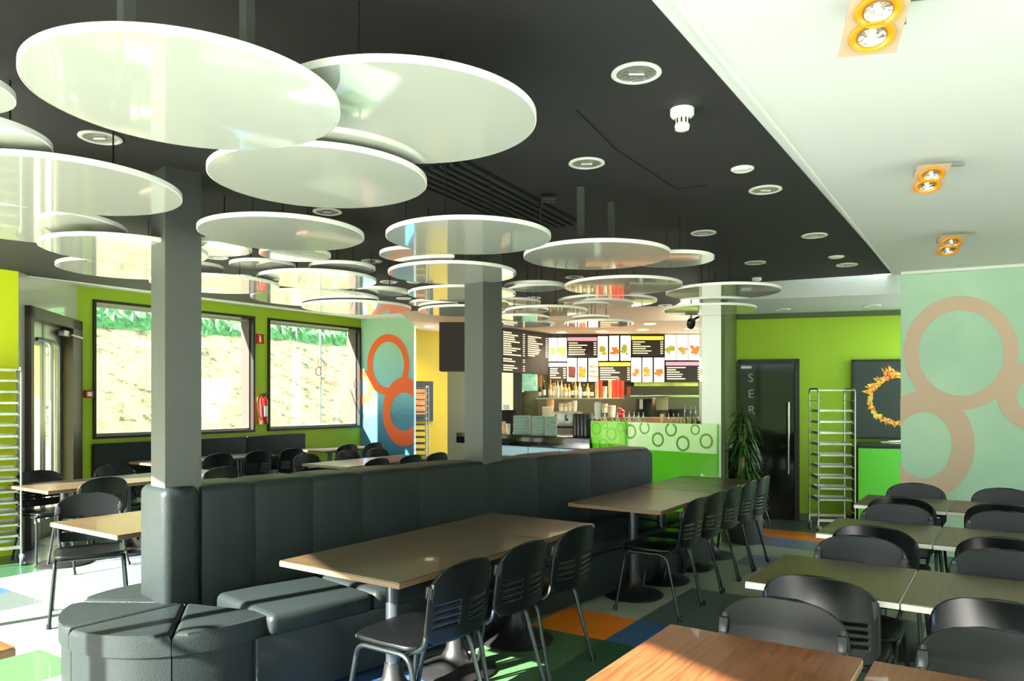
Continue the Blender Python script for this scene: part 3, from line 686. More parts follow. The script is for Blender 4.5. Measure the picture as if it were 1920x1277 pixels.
# ------------------------------------------------------------------ ceiling discs  (left, right, top, bottom of the lower face; height above the eye)
discs = [
 (28, 640, 58, 281, .88, 'huge gloss white disc with a glare band, at the upper left'),
 (488, 1008, 116, 306, .95, 'huge gloss white disc right of the glaring one, partly behind it'),
 (382, 804, 275, 389, .88, 'white disc with pale blue reflections below the two huge ones'),
 (-330, 50, 120, 204, .92, 'disc cut by the left edge, highest of those at the edge'),
 (-330, 124, 214, 297, .90, 'disc at the left edge just below the highest one'),
 (-150, 352, 296, 401, .88, 'wide disc left of the front column with striped white reflections'),
 (-190, 262, 391, 452, .93, 'disc at the left edge reflecting the yellow wall'),
 (67, 392, 442, 497, .86, 'disc left of the column reflecting the grass bank, upper'),
 (101, 352, 487, 524, .86, 'disc left of the column reflecting the grass bank, lower'),
 (368, 683, 405, 471, .88, 'disc right of the front column mirroring the bright window'),
 (300, 475, 451, 481, .92, 'small disc peeking out right of the front column, upper'),
 (305, 416, 492, 514, .92, 'small disc peeking out right of the front column, lower'),
 (484, 622, 467, 491, .92, 'small oval disc below the disc mirroring the window'),
 (429, 555, 489, 510, .93, 'small disc left of centre above the left window corner'),
 (580, 703, 493, 515, .93, 'small disc with a pale mottled reflection, left of centre'),
 (481, 705, 508, 543, .88, 'disc mirroring the ring sticker on the window, upper'),
 (278, 525, 517, 551, .87, 'disc low over the left window, right of the front column'),
 (467, 712, 545, 575, .86, 'disc mirroring the ring sticker on the window, lower'),
 (560, 776, 567, 589, .86, 'flat seen disc just above the blue panel'),
 (662, 765, 540, 556, .90, 'small disc half mirroring the orange ring'),
 (712, 852, 466, 493, .93, 'small disc tucked under the large one above the second column'),
 (726, 969, 494, 533, .90, 'disc crossing behind the second column, third from its top'),
 (765, 967, 538, 566, .89, 'disc crossing behind the second column with a yellow reflection'),
 (768, 858, 564, 576, .90, 'tiny disc just left of the second column'),
 (773, 965, 577, 592, .87, 'lowest disc left of the second column over the yellow wall'),
 (722, 1034, 411, 477, .88, 'large disc directly above the second column'),
 (980, 1260, 454, 505, .88, 'large grey green disc right of the second column, on two hanging rods'),
 (1185, 1342, 475, 501, .93, 'small disc at the right tip of the large grey green one'),
 (1057, 1281, 521, 553, .90, 'disc above the counter with faint bottle reflections'),
 (948, 1057, 529, 548, .92, 'small disc just right of the second column'),
 (1245, 1469, 534, 562, .90, 'rightmost disc, mirroring the green wall and the pale column'),
 (1272, 1373, 557, 568, .90, 'small flat disc in front of the top of the pale column'),
 (1241, 1422, 572, 591, .86, 'lowest disc at the right, by the pale column'),
 (1042, 1236, 555, 577, .89, 'disc mirroring red and orange menu colours'),
 (886, 1018, 562, 576, .91, 'small disc low to the right of the second column'),
 (940, 1108, 577, 592, .87, 'disc over the dark text board'),
 (1070, 1147, 594, 600, .84, 'tiny flat disc above the menu wall'),
 (1050, 1197, 603, 613, .80, 'long flat disc just above the menu wall'),
 (920, 1034, 593, 602, .82, 'flat disc above the dark text board, upper'),
 (910, 1051, 605, 613, .78, 'flat disc above the dark text board, lowest'),
]
placed = []
def disc_geo(xl, xr, yt, yb, dh):
    d1, d2 = HOR-yt, HOR-yb; Z1, Z2 = F_PX*dh/d1, F_PX*dh/d2; Yc = (Z1+Z2)/2
    al, ar = math.atan((xl-960)/F_PX), math.atan((xr-960)/F_PX); mid = (al+ar)/2; dist = Yc/math.cos(mid)
    return dist*math.sin(mid), Yc, (Z2-Z1)/2*.35+dist*math.sin((ar-al)/2)*.65
for i, (xl, xr, yt, yb, dh, l) in enumerate(discs):
    for dd_ in (0, .03, -.03, .06, -.06, .09, -.09, .12, -.12, .15, -.15):
        x, y, R_ = disc_geo(xl, xr, yt, yb, dh+dd_)
        if all(abs(q[3]-(dh+dd_)) > .0285 or math.hypot(q[0]-x, q[1]-y) > q[2]+R_+.01 for q in placed) and dh+dd_ < 1.2: break
    dh += dd_; placed.append((x, y, R_, dh)); z = EYE+dh
    top = CZ if y < 10.2 else 2.65
    t = empty('ceiling_disc', (x, y, z), 0, l, 'ceiling disc', 'white discs hanging under the ceiling')
    m = MB(); m.lathe([(0, 0), (R_-.004, 0), (R_-.004, .022), (0, .022)], (0, 0, 0), 96); m.build('disc_panel', m_disc, t, sharp=12)
    m = MB(); m.lathe([(R_-.004, -.001), (R_, .001), (R_, .021), (R_-.004, .023)], (0, 0, 0), 96); m.build('edge_band', m_rim, t)
    hh = top-z
    for s in (-1, 1):
        q = A*s*R_*.45
        if top - z > .05:
            rod = i in (0, 26); m = MB()
            if rod: m.box((q.x, q.y, .034+(hh-.034)/2), (.034, .034, hh-.034), math.atan2(A.y, A.x)); m.build('hanging_rod', m_col, t, smooth=False)
            else: m.tube([(q.x, q.y, .034), (q.x, q.y, hh)], .004, 6); m.build('hanging_wire', m_black, t)

# ------------------------------------------------------------------ ceiling fittings
def make_downlight():
    t = empty('downlight')
    m = MB(); m.lathe([(.078, .0), (.096, .0), (.098, -.006), (.09, -.010), (.078, -.008), (.078, .0)], (0, 0, 0), 32); m.build('trim_ring', m_ceramic, t)
    m = MB(); m.lathe([(.078, -.006), (.070, -.0015), (.0, -.0015)], (0, 0, 0), 32)
    m.bm.free(); m.bm = bmesh.new()
    m.lathe([(.079, -.007), (.066, -.003), (.04, -.0012), (0, -.001)], (0, 0, 0), 32); m.build('reflector', m_reflect, t)
    m = MB(); m.tube([(-.03, .0, -.008), (.03, .0, -.008)], .007); m.build('bulb', m_alu, t)
    t['category'] = 'ceiling light'; return t
dl0 = make_downlight(); first = True
dls = [(1193, 136, 'chrome downlight with white rim, nearest and largest in the black ceiling'), (1100, 305, 'chrome downlight left of the ceiling hatch lines'),
 (1435, 355, 'chrome downlight just behind the flat white speaker disc'), (188, 257, 'chrome downlight between the huge glare disc and the left edge discs'),
 (614, 396, 'chrome downlight under the blue reflecting disc'), (1319, 436, 'chrome downlight right of the two hanging rods'),
 (1527, 441, 'chrome downlight near the slanting ceiling edge'), (1588, 496, 'downlight closest to the far right corner of the black ceiling'),
 (1416, 492, 'small downlight in front of the far smoke detector'), (697, 489, 'small downlight left of the large disc over the second column'),
 (1077, 519, 'small downlight between the large grey green disc and the bottle reflecting disc'), (729, 528, 'small downlight left of the second column, middle of the view'),
 (455, 517, 'small downlight among the discs right of the front column, lower'), (407, 482, 'small downlight among the discs right of the front column, upper'),
 (757, 559, 'tiny downlight over the blue panel'), (1000, 558, 'tiny downlight right of the second column'), (1247, 572, 'tiny downlight left of the pale column')]
def put_dl(loc, label):
    global first
    if first: dl0.location = loc; dl0['label'] = label; first = False; o = dl0
    else: o = dup(dl0, loc, 0, label)
    o['group'] = 'chrome downlights'; o['category'] = 'ceiling light'
for px, py, l in dls: put_dl(G(px, py, CZ-.001), l)
for px, py, z, l in ((465, 565, ZS, 'small downlight in the pale strip above the left window'), (598, 577, ZS, 'small downlight in the pale strip above the right window'),
                     (1467, 580, 2.66, 'left downlight in the grey soffit before the green wall'), (1635, 573, 2.66, 'right downlight in the grey soffit before the green wall')):
    put_dl(G(px, py, z-.001), l)
klab = ['lit kitchen light nearest the pale column', 'lit kitchen light under the black track spot', 'lit kitchen light at the centre of the menu wall, near one', 'lit kitchen light at the centre of the menu wall, far one', 'lit kitchen light above the left menu photos', 'lit kitchen light over the dark text board', 'lit kitchen light in front of the yellow wall', 'lit kitchen light above the brown bulkhead']
for (px, py, wpx), l in zip(((1218, 607, 20), (1295, 615, 20), (1205, 618, 20), (1127.5, 621, 20), (1052.5, 623, 20), (978, 627, 20), (805, 612, 22), (873, 610, 22)), klab):
    p = G(px, py, 2.648 if px > 900 else 2.868); t = empty('kitchen_light', p, 0, l, 'ceiling light', 'lit round kitchen lights')
    m = MB(); m.lathe([(.085, 0), (.10, 0), (.10, -.008), (.085, -.008), (.085, 0)], (0, 0, 0), 24); m.build('trim_ring', m_ceramic, t)
    m = MB(); m.lathe([(0, -.004), (.085, -.004), (.085, -.001), (0, -.001)], (0, 0, 0), 24); m.build('diffuser', m_lamp, t)
    ld = bpy.data.lights.new('kitchen_lamp', 'SPOT'); ld.energy = 130; ld.color = (1, .78, .5); ld.spot_size = math.radians(130); ld.spot_blend = .8; ld.shadow_soft_size = .08
    lo = bpy.data.objects.new('kitchen_lamp', ld); COL.objects.link(lo); lo.parent = t; lo.location = (0, 0, -.02)
for px, py, w_, l in ((1392, 316, 42, 'flat white round speaker in the black ceiling, near one'), (1568, 481, 28, 'flat white round speaker in the black ceiling, far right one'), (776, 528, 28, 'small flat white round speaker left of the second column')):
    p = G(px, py, CZ); r_ = w_/2*p.y/F_PX; t = empty('ceiling_speaker', p, 0, l, 'speaker', 'flat ceiling speakers')
    m = MB(); m.lathe([(0, 0), (r_, 0), (r_, -.006), (r_-.012, -.012), (r_-.014, -.009), (0, -.009)], (0, 0, 0), 32); m.build('speaker_rim', m_ceramic, t)
    m = MB(); m.lathe([(0, -.009), (r_-.03, -.009), (r_-.03, -.013), (0, -.013)], (0, 0, 0), 32); m.build('grille', M('speaker_grille', 'dfe3d8', .5), t)
for px, py, sc, l in ((1279, 205, 1, 'white smoke detector hanging from the black ceiling'), (1419, 521, .95, 'small white smoke detector at the far edge of the black ceiling')):
    p = G(px, py, CZ); t = empty('smoke_detector', p, 0, l, 'smoke detector', 'smoke detectors'); t.scale = (sc,)*3
    m = MB(); m.lathe([(0, 0), (.052, 0), (.052, -.026), (.046, -.034), (.032, -.036), (0, -.036)], (0, 0, 0), 32); m.build('detector_base', m_ceramic, t)
    m = MB(); m.lathe([(0, -.036), (.030, -.036), (.030, -.068), (.033, -.072), (.030, -.09), (.022, -.094), (0, -.094)], (0, 0, 0), 24); m.build('sensor_head', m_ceramic, t)
    m = MB()
    for a_ in range(10):
        an = a_*math.pi/5; m.box((.0305*math.cos(an), .0305*math.sin(an), -.054), (.003, .006, .022), an)
    m.build('vent_slots', m_black, t, smooth=False)
# hatch outline and slot diffuser in the black ceiling
m = MB(); hp = [G(1145, 273, CZ), G(1268, 354, CZ), G(1320, 349, CZ)]
for a_, b_ in ((G(1145, 273, CZ), G(1268, 354, CZ)), (G(1268, 354, CZ), G(1325, 347, CZ)), (G(1150, 275, CZ), G(1080, 205, CZ))):
    c = (a_+b_)/2; d_ = (b_-a_); m.box((c.x, c.y, CZ-.002), (d_.length, .006, .004), math.atan2(d_.y, d_.x))
struct(m.build('trim_6', M('shadow_gap', '0b0b0b', .9), smooth=False))
t = empty('slot_diffuser', (0, 0, 0), 0, 'long black slatted air diffuser in the ceiling behind the blue reflecting disc', 'air vent')
a_, b_ = G(800, 312, CZ), G(1035, 425, CZ); d_ = (b_-a_).normalized(); nr = Vector((-d_.y, d_.x, 0)); c = (a_+b_)/2; Ld = (b_-a_).length
m = MB(); m.box((c.x, c.y, CZ-.004), (Ld, .5, .006), math.atan2(d_.y, d_.x)); m.build('backing', M('vent_backing', '080808', .9), t, smooth=False)
for k in range(8):
    q = c+nr*(-.22+k*.063); m = MB(); m.box((q.x, q.y, CZ-.014), (Ld, .02, .016), math.atan2(d_.y, d_.x)); m.build('slat', m_ceil, t, smooth=False)
# thin cable with its small box
p = G(1028, 366, CZ); t = empty('ceiling_cable', p, 0, 'thin black cable dropping from a small box beside the left rod', 'cable')
m = MB(); m.box((0, 0, -.02), (.09, .06, .04), bevel=.005); m.build('box', m_black, t)
m = MB(); m.tube([(-.03, 0, -.03), (-.05, .02, -.1), (-.04, .05, -.2), (.02, .1, -.28), (.12, .16, -.33)], .004); m.build('cord', m_black, t)
# black track spot
p = D(1296, 605, 9.2); t = empty('track_spot', p, 0, 'small black spotlight hanging in front of the menu wall', 'spotlight')
m = MB(); m.lathe([(0, -.07), (.04, -.07), (.055, -.02), (.05, .03), (.02, .06), (0, .06)], (0, 0, 0), 16); m.xf(Matrix.Rotation(.5, 4, 'X')); m.build('lamp_head', m_black, t)
m = MB(); m.tube([(0, 0, .04), (0, 0, CZ-p.z)], .01); m.box((.07, 0, .06), (.07, .02, .03), ry=-.5); m.build('stem', m_black, t)

# double cardan spots on the pale ceiling
def cardan(px, py, sc, l):
    p = G(px, py, CZ-.10); t = empty('double_spotlight', p, HEAD_A*.35, l, 'spotlight', 'double amber ringed spotlights'); t.scale = (sc,)*3
    tilt = Matrix.Rotation(math.radians(-32), 4, 'X')
    m = MB(); m.box((0, 0, 0), (.19, .24, .006)); m.xf(tilt); m.build('acrylic_plate', m_plate, t, smooth=False)
    for s in (-1, 1):
        m = MB()
        m.lathe([(.060, .004), (.074, .002), (.076, -.012), (.07, -.02), (.060, -.018), (.056, -.006), (.060, .004)], (0, s*.058, 0), 32); m.xf(Matrix.Diagonal((1, .78, 1, 1))); m.xf(tilt); rg = m.build('amber_ring', m_amber, t)
        m = MB(); m.lathe([(.044, .0), (.060, -.006), (.060, -.018), (.050, -.012), (.044, .0)], (0, s*.058, 0), 32); m.xf(Matrix.Diagonal((1, .78, 1, 1))); m.xf(tilt); m.build('gold_ring', m_amber, t)
        m = MB(); m.lathe([(0, -.004), (.03, -.008), (.045, -.014)], (0, s*.058, 0), 24); m.xf(Matrix.Diagonal((1, .78, 1, 1))); m.xf(tilt); m.build('reflector', m_reflect, t)
        m = MB(); m.ball((0, s*.046, -.014), .009); m.xf(tilt); m.build('bulb', m_lampw, t)
    m = MB(); m.tube([(.1, .03, .0), (.1, .03, .1)], .008); m.box((.15, .05, .094), (.13, .02, .012)); m.build('bracket', m_alu, t)
    m = MB(); m.tube([(-.02, .05, .1), (-.07, .06, .07), (-.085, .03, .03), (-.07, .0, .0)], .003); m.tube([(0, .08, .1), (0, .07, .03)], .012); m.build('cable', m_alu, t)
m_plate = M('acrylic_plate', 'b79f86', .3); m_lampw = M('lit_bulb', 'fff6d8', .3, emit='fff0c8', es=1.2)
cardan(1640, 42, .92, 'amber ringed double spotlight, nearest, at the top right'); cardan(1742, 336, .85, 'amber ringed double spotlight, middle one of three on the pale ceiling'); cardan(1780, 460, .95, 'amber ringed double spotlight, farthest and smallest on the pale ceiling')

# ------------------------------------------------------------------ tray racks
m_rackt = M('dull_rack_tube', '8f9088', .35, metal=.8)
def rack(name, loc, rz, W_, Dp, H_, n, label, pos=None, mat=None):
    mat = mat or m_steel
    t = empty(name, loc, rz, label, 'tray rack')
    for s in (-1, 1):        # side frames: hoops running front to back
        m = MB(); x = s*W_/2; z0 = .16; r_ = .07
        m.tube([(x, -Dp/2, z0), (x, -Dp/2, H_-r_)]+arc((x, -Dp/2, H_-r_), (x, -Dp/2, H_), (x, -Dp/2+r_, H_), 4)+arc((x, Dp/2-r_, H_), (x, Dp/2, H_), (x, Dp/2, H_-r_), 4)+[(x, Dp/2, z0)], .0095, 8); m.build('side_frame', m_rackt, t)
        m = MB()
        for k in range(n): m.box((x-s*.014, 0, .26+(H_-.4)*k/(n-1)), (.02, Dp, .006))
        m.build('runners', mat, t, smooth=False)
    for y in (-Dp/2, Dp/2):
        m = MB(); m.box((0, y, .17), (W_, .02, .03)); m.build('cross_rail', mat, t, smooth=False)
        m = MB(); m.box((0, y, H_-.02), (W_, .012, .012)); m.build('cross_rail', mat, t, smooth=False)
    for k in range(n):
        if pos is None or k in pos:
            z = .264+(H_-.4)*k/(n-1)
            m = MB(); w2, d2 = W_-.05, Dp-.04
            m.box((0, 0, z+.002), (w2, d2, .003)); m.box((0, -d2/2, z+.011), (w2, .006, .02)); m.box((0, d2/2, z+.011), (w2, .006, .02)); m.box((-w2/2, 0, z+.011), (.006, d2, .02)); m.box((w2/2, 0, z+.011), (.006, d2, .02))
            m.build('tray_shelf', mat, t, smooth=False)
    for sx in (-1, 1):
        for sy in (-1, 1):
            c = (sx*W_/2, sy*Dp/2)
            m = MB(); m.tube([(c[0], c[1], .17), (c[0], c[1], .1)], .012); m.box((c[0], c[1]-.015, .09), (.04, .06, .03)); cs = m.build('caster', mat, t)
            m = MB(); q = Matrix.Translation((c[0], c[1]-.02, .055)) @ Matrix.Rotation(math.pi/2, 4, 'Y'); m.lathe([(0, -.012), (.05, -.012), (.055, -.008), (.055, .008), (.05, .012), (0, .012)], (0, 0, 0), 20); m.xf(q); m.build('wheel', m_rubber, cs)
    return t
rp = D(1561, 745, 8.55)
rack('tray_rack', (rp.x+.04, rp.y+.12, 0), -math.radians(8), .40, .40, 1.68, 11, 'steel tray rack on wheels in front of the green wall', pos=range(1, 10))
rack('tray_rack', (-4.93, 7.02, 0), math.radians(38), .44, .42, 1.86, 15, 'steel tray rack on wheels at the left edge before the yellow lime wall')
rp = D(801, 745, 13.62)
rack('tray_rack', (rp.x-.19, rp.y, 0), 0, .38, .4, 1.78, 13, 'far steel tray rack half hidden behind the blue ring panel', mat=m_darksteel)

# ------------------------------------------------------------------ far right wall things
kf, kN = plane_f(K0, kd, .0)
def wall_pt(px, py, lift=0):
    t = ray_t(px, K0+kN*lift, kd); q = K0+kN*lift+kd*t; return Vector((q.x, q.y, EYE-(py-HOR)*q.y/F_PX)), t
rzk = math.atan2(kd.y, kd.x)
p0, t0 = wall_pt(1384, 675); p1, t1 = wall_pt(1498, 675); DH = p0.z
door2 = struct(empty('door_2', ((p0.x+p1.x)/2+kN.x*.03, (p0.y+p1.y)/2+kN.y*.03, 0), rzk)); dwid = t1-t0
m = MB(); m.box((-dwid/2+.015, 0, DH/2), (.03, .08, DH)); m.box((dwid/2-.03, 0, DH/2), (.06, .08, DH)); m.box((0, 0, DH-.03), (dwid, .08, .06)); m.build('door_frame', m_black, door2, smooth=False)
m = MB(); m.box((-.02, 0, (DH-.06)/2), (dwid-.09, .03, DH-.06)); m.build('door_leaf', m_dglass, door2, smooth=False)
m = MB(); hx = (wall_pt(1477, 745)[1]-(t0+t1)/2)
m.tube([(hx, -.075, 1.52), (hx, -.075, .60)], .016, 10); m.tube([(hx, -.075, 1.4), (hx, 0, 1.4)], .01); m.tube([(hx, -.075, .72), (hx, 0, .72)], .01); m.build('door_handle', m_steel, door2)
m = MB(); m.box((-dwid/2+.1, -.02, DH-.1), (.13, .02, .03)); m.build('hinge', m_alu, door2, smooth=False)
mlet = M('frosted_lettering', '8f9aa0', .5)
for ch, py in (('S', 716), ('E', 746), ('R', 776)):
    q, tq = wall_pt(1402, py, .05); o = text('letter', ch, (tq-(t0+t1)/2, -.022, q.z-.0), (math.radians(90), 0, 0), .155, mlet, door2)
# flame picture, shelf and green cabinet
q0, ta = wall_pt(1596, 675); q1, _ = wall_pt(1596, 822); tb = wall_pt(1720, 745)[1]
c = K0+kd*(ta+tb)/2+kN*.03; W_ = tb-ta; H_ = q0.z-q1.z
pic = empty('flame_picture', (c.x, c.y, q1.z), rzk, 'black framed picture of a ring of fire on the green wall', 'picture')
m = MB(); m.box((0, .0, H_/2), (W_, .04, H_)); m.box((0, 0, H_/2), (W_-.02, .05, H_-.02)); m.build('canvas', m_black2, pic, smooth=False)
m = MB()
for (cx, cz, sx, sz) in ((0, .012, W_, .024), (0, H_-.012, W_, .024), (-W_/2+.012, H_/2, .024, H_), (W_/2-.012, H_/2, .024, H_)): m.box((cx, -.01, cz), (sx, .06, sz))
m.build('picture_frame', m_black, pic, smooth=False)
m = MB(); rr = random.Random(4); cx = wall_pt(1686, 745)[1]-(ta+tb)/2; cz = q1.z*0+(H_*.5); N_ = 72; rad = .33
for k in range(N_):
    an = 2*math.pi*k/N_; th = rr.uniform(.02, .05)*(1.8 if 14 < k < 32 else 1); bs = rad+rr.uniform(-.015, .015)
    L_ = rr.uniform(.02, .06) + (.12*rr.random() if math.sin(an) > .3 else 0)
    tw = .9
    p_in = Vector((cx+math.cos(an)*(bs-th*.4), 0, cz+math.sin(an)*(bs-th*.4)*.85)); p2 = Vector((cx+math.cos(an+.16)*bs, 0, cz+math.sin(an+.16)*bs*.85))
    p_tip = Vector((cx+math.cos(an+.12*tw)*(bs+L_), 0, cz+math.sin(an+.12*tw)*(bs+L_)*.9)); p3 = Vector((cx+math.cos(an-.06)*(bs+L_*.3), 0, cz+math.sin(an-.06)*(bs+L_*.3)*.85))
    pts = [p_in, p2, p_tip, p3]
    if all(-W_/2+.03 < q.x < W_/2-.03 for q in pts): m.slab([Vector((q.x, -.0265-.0001*(k % 7), q.z)) for q in pts], (0, -.001, 0))
m.build('flame_print', m_fire, pic, smooth=False)
ca, _ = wall_pt(1592, 830); cw = 1.1; hcab = 1.0
cb = K0+kd*(ta+cw/2-.0)+kN*.27
cab = empty('green_cabinet', (cb.x, cb.y, 0), rzk, 'glossy green cabinet with dark top below the flame picture', 'cabinet')
m = MB(); m.box((0, .0, hcab/2+.03), (cw, .46, hcab-.06)); m.build('carcass', m_black, cab, smooth=False)
m = MB(); m.box((0, -.24, hcab/2+.01), (cw, .02, hcab-.08)); m.build('front_panel', m_greenpan, cab, smooth=False)
m = MB(); m.box((0, 0, hcab+.015), (cw+.02, .5, .03)); m.build('worktop', m_granite, cab, smooth=False)
p = cb-kd*.25; m = MB(); m.slab([(0, 0, 0), (.2, .02, .0), (.21, .1, 0), (.02, .08, 0)], (0, 0, .004)); m.slab([(.12, .0, .004), (.33, .01, .004), (.3, .07, .02), (.1, .05, .012)], (0, 0, .004))
o = m.build('paper_leaflet', m_pale, smooth=False); o.location = (p.x, p.y, hcab+.031); tag(o, 'creased paper leaflets lying on the green cabinet', 'leaflet')

# potted plant
pp = G(1397, 1018, 0); pl = empty('potted_plant', (pp.x, pp.y, 0), .5, 'tall leafy dracaena in a dark square pot by the glass door', 'plant')
m = MB(); m.box((0, 0, .2), (.26, .26, .40), bevel=.008); m.build('pot', m_pot, pl)
m = MB(); m.box((0, 0, .402), (.22, .22, .01)); m.build('soil', m_soil, pl, smooth=False)
rr = random.Random(9); stems = [((-.03, 0), 1.28), ((.05, .03), .95), ((.02, -.05), .66)]
leafA, leafB = MB(), MB()
def leaf(mb, base, an, L_, droop, wdt):
    n = 6; prev = None; d = Vector((math.cos(an), math.sin(an), 0)); sd_ = Vector((-d.y, d.x, 0))
    for k in range(n+1):
        t_ = k/n; p_ = Vector(base)+d*L_*t_*(1-.15*t_)+Vector((0, 0, L_*(.75*t_-droop*t_*t_))); ww = wdt*math.sin(math.pi*min(.12+.88*t_, .995))**.7*(1-.3*t_)
        cur = (mb.bm.verts.new(p_-sd_*ww), mb.bm.verts.new(p_+Vector((0, 0, -ww*.4))), mb.bm.verts.new(p_+sd_*ww))
        if prev: mb.bm.faces.new((prev[0], prev[1], cur[1], cur[0])); mb.bm.faces.new((prev[1], prev[2], cur[2], cur[1]))
        prev = cur
for (sx, sy), H_ in stems:
    m = MB(); m.tube([(sx, sy, .40), (sx*1.3, sy*1.2, .4+(H_-.4)*.5), (sx, sy*1.4, H_)], .022, 8); m.build('stem', m_bark, pl)
    for k in range(150):
        zz = H_+rr.uniform(-.35, .12); leaf(leafA if rr.random() < .6 else leafB, (sx, sy*1.3, zz), rr.uniform(0, 6.283), rr.uniform(.15, .27), rr.uniform(.7, 1.6), rr.uniform(.011, .019))
leafA.build('foliage', m_leaf, pl); leafB.build('foliage', m_leaf2, pl)

# ------------------------------------------------------------------ left wall things
rzA = math.atan2(A.y, A.x)
def wallL(px, py, lift=.0):
    q0_ = WL+P*lift; t = ray_t(px, q0_, A); q = q0_+A*t; return Vector((q.x, q.y, EYE-(py-HOR)*q.y/F_PX))
p = wallL(487.5, 635.5, .005); t = empty('extinguisher_sign', p, rzA, 'small red fire extinguisher sign between the two windows', 'sign')
m = MB(); m.box((0, 0, 0), (.145, .006, .15)); m.build('sign_plate', m_red, t, smooth=False)
m = MB(); m.box((0, -.005, -.012), (.035, .004, .08)); m.box((0, -.005, .038), (.02, .004, .02)); m.box((-.012, -.005, .05), (.035, .004, .008)); m.build('pictogram', m_ceramic, t, smooth=False)
p = wallL(494, 765, .09); t = empty('fire_extinguisher', (p.x, p.y, p.z-.24), rzA, 'red fire extinguisher hanging beside the right window', 'fire extinguisher')
m = MB(); m.lathe([(0, 0), (.062, 0), (.066, .02), (.066, .34), (.055, .385), (.025, .41), (.02, .43), (0, .43)], (0, 0, 0), 24); m.build('cylinder', m_red, t)
m = MB(); m.lathe([(0, -.012), (.068, -.012), (.068, .022), (0, .022)], (0, 0, 0), 24); m.build('foot_ring', m_black, t)
m = MB(); m.box((0, 0, .445), (.04, .04, .03)); m.box((.03, 0, .465), (.13, .02, .012), ry=-.15); m.box((.03, 0, .44), (.1, .02, .01), ry=.1); m.build('valve', m_black, t)
m = MB(); m.tube(arc((-.02, 0, .445), (-.14, 0, .45), (-.115, -.02, .28), 6)+arc((-.115, -.02, .28), (-.12, -.03, .1), (-.07, -.05, .06), 5), .011); m.build('hose', m_black, t)
m = MB(); m.lathe([(.067, .1), (.067, .27)], (0, 0, 0), 24); m.bm.free(); m = MB(); m.box((.0, -.066, .19), (.06, .006, .16)); m.build('label_plate', m_ceramic, t, smooth=False)
p = wallL(166, 739, .03); t = empty('fire_alarm_button', p, rzA, 'small red fire alarm box on the wall left of the left window', 'alarm button')
m = MB(); m.box((0, 0, 0), (.10, .05, .095), bevel=.006); m.build('alarm_case', m_red, t)
m = MB(); m.box((0, -.027, 0), (.055, .006, .055)); m.build('glass_pane', m_ceramic, t, smooth=False)
m = MB(); m.box((0, 0, 0), (.34, .12, .012)); q = G(127, 509, ZS); o = m.build('air_vent', m_alu, smooth=False); o.location = (q.x, q.y, ZS-.006); o.rotation_euler = (0, 0, rzA); tag(o, 'small slotted air vent in the ceiling before the glass door', 'air vent')

# food picture on the yellow wall
yd = (Y1-Y0).normalized(); fy, ny = plane_f(Y0, yd, .02)
pa, pb = fy(770, 714), fy(810, 790); c = (pa+pb)/2; L_ = (pb.xy-pa.xy).length; H_ = pa.z-fy(770, 790).z
t = empty('food_poster', (c.x, c.y, fy(790, 790).z), math.atan2(yd.y, yd.x), 'dark framed food poster on the mustard wall behind the far rack', 'poster')
m = MB(); m.box((0, 0, H_/2), (L_, .04, H_)); m.build('poster_frame', m_black, t, smooth=False)
m = MB(); m.box((-.06, -.022, H_/2-.01), (L_*.6, .004, H_*.62)); m.build('food_print', m_food[4], t, smooth=False)

# ------------------------------------------------------------------ service counter
gz = 1.285; gL, gR = Vector((.993, 9.33)), Vector((2.215, 8.03)); gd = (gR-gL).normalized(); gn = Vector((gd.y, -gd.x))
if gn.y > 0: gn = -gn
GL = (gR-gL).length; rzg = math.atan2(gd.y, gd.x)
gc = empty('green_counter', (gL.x, gL.y, 0), rzg, 'tall glossy green counter front with pale ring pattern along its top', 'counter')
m = MB(); m.box((GL/2, .04, gz/2), (GL, .06, gz)); m.build('glass_panel', m_greenpan, gc, smooth=False)
m = MB(); m.box((GL/2, .35, 1.03), (GL, .56, .05)); m.box((GL/2, .58, .5), (GL, .05, 1.0)); m.build('worktop', m_granite, gc, smooth=False)
m = MB(); m.box((.585+(GL-.585)/2, .004, gz-.16), (GL-.585, .012, .32)); m.build('pale_band', m_palegreen, gc, smooth=False)
m = MB(); m.box((.27, .004, gz-.14), (.54, .012, .28)); m.build('pale_band', M('light_green_print', '8fe046', .2, coat=.8), gc, smooth=False)
def counter_ring(x, z, R_, zlo, mat):
    m = MB(); nf = 0
    for k in range(32):
        a0_, a1_ = 2*math.pi*k/32, 2*math.pi*(k+1)/32
        q = [(x+R_*math.cos(a_)*f_, -.0035, z+R_*math.sin(a_)*f_) for a_, f_ in ((a0_, 1), (a1_, 1), (a1_, .72), (a0_, .72))]
        if all(zlo < v[2] < gz and .005 < v[0] < GL for v in q): m.slab([Vector(v) for v in q], (0, -.002, 0)); nf += 1
    if nf: bmesh.ops.remove_doubles(m.bm, verts=m.bm.verts, dist=1e-5); m.build('ring', mat, gc, smooth=False)
for (x, z, R_) in ((.62, 1.17, .09), (.83, 1.22, .075), (1.02, 1.09, .085), (1.20, 1.21, .08), (1.36, 1.06, .09), (1.52, 1.22, .06), (1.66, 1.10, .085)): counter_ring(x, z, R_, gz-.315, m_ringgreen)
m_spring = M('spring_green_print', '74cc30', .2, coat=.8)
for (x, z, R_) in ((.09, 1.19, .08), (.23, 1.23, .045), (.33, 1.13, .085), (.47, 1.21, .06), (.2, .98, .09), (.42, .93, .07)): counter_ring(x, z, R_, 0, m_spring)
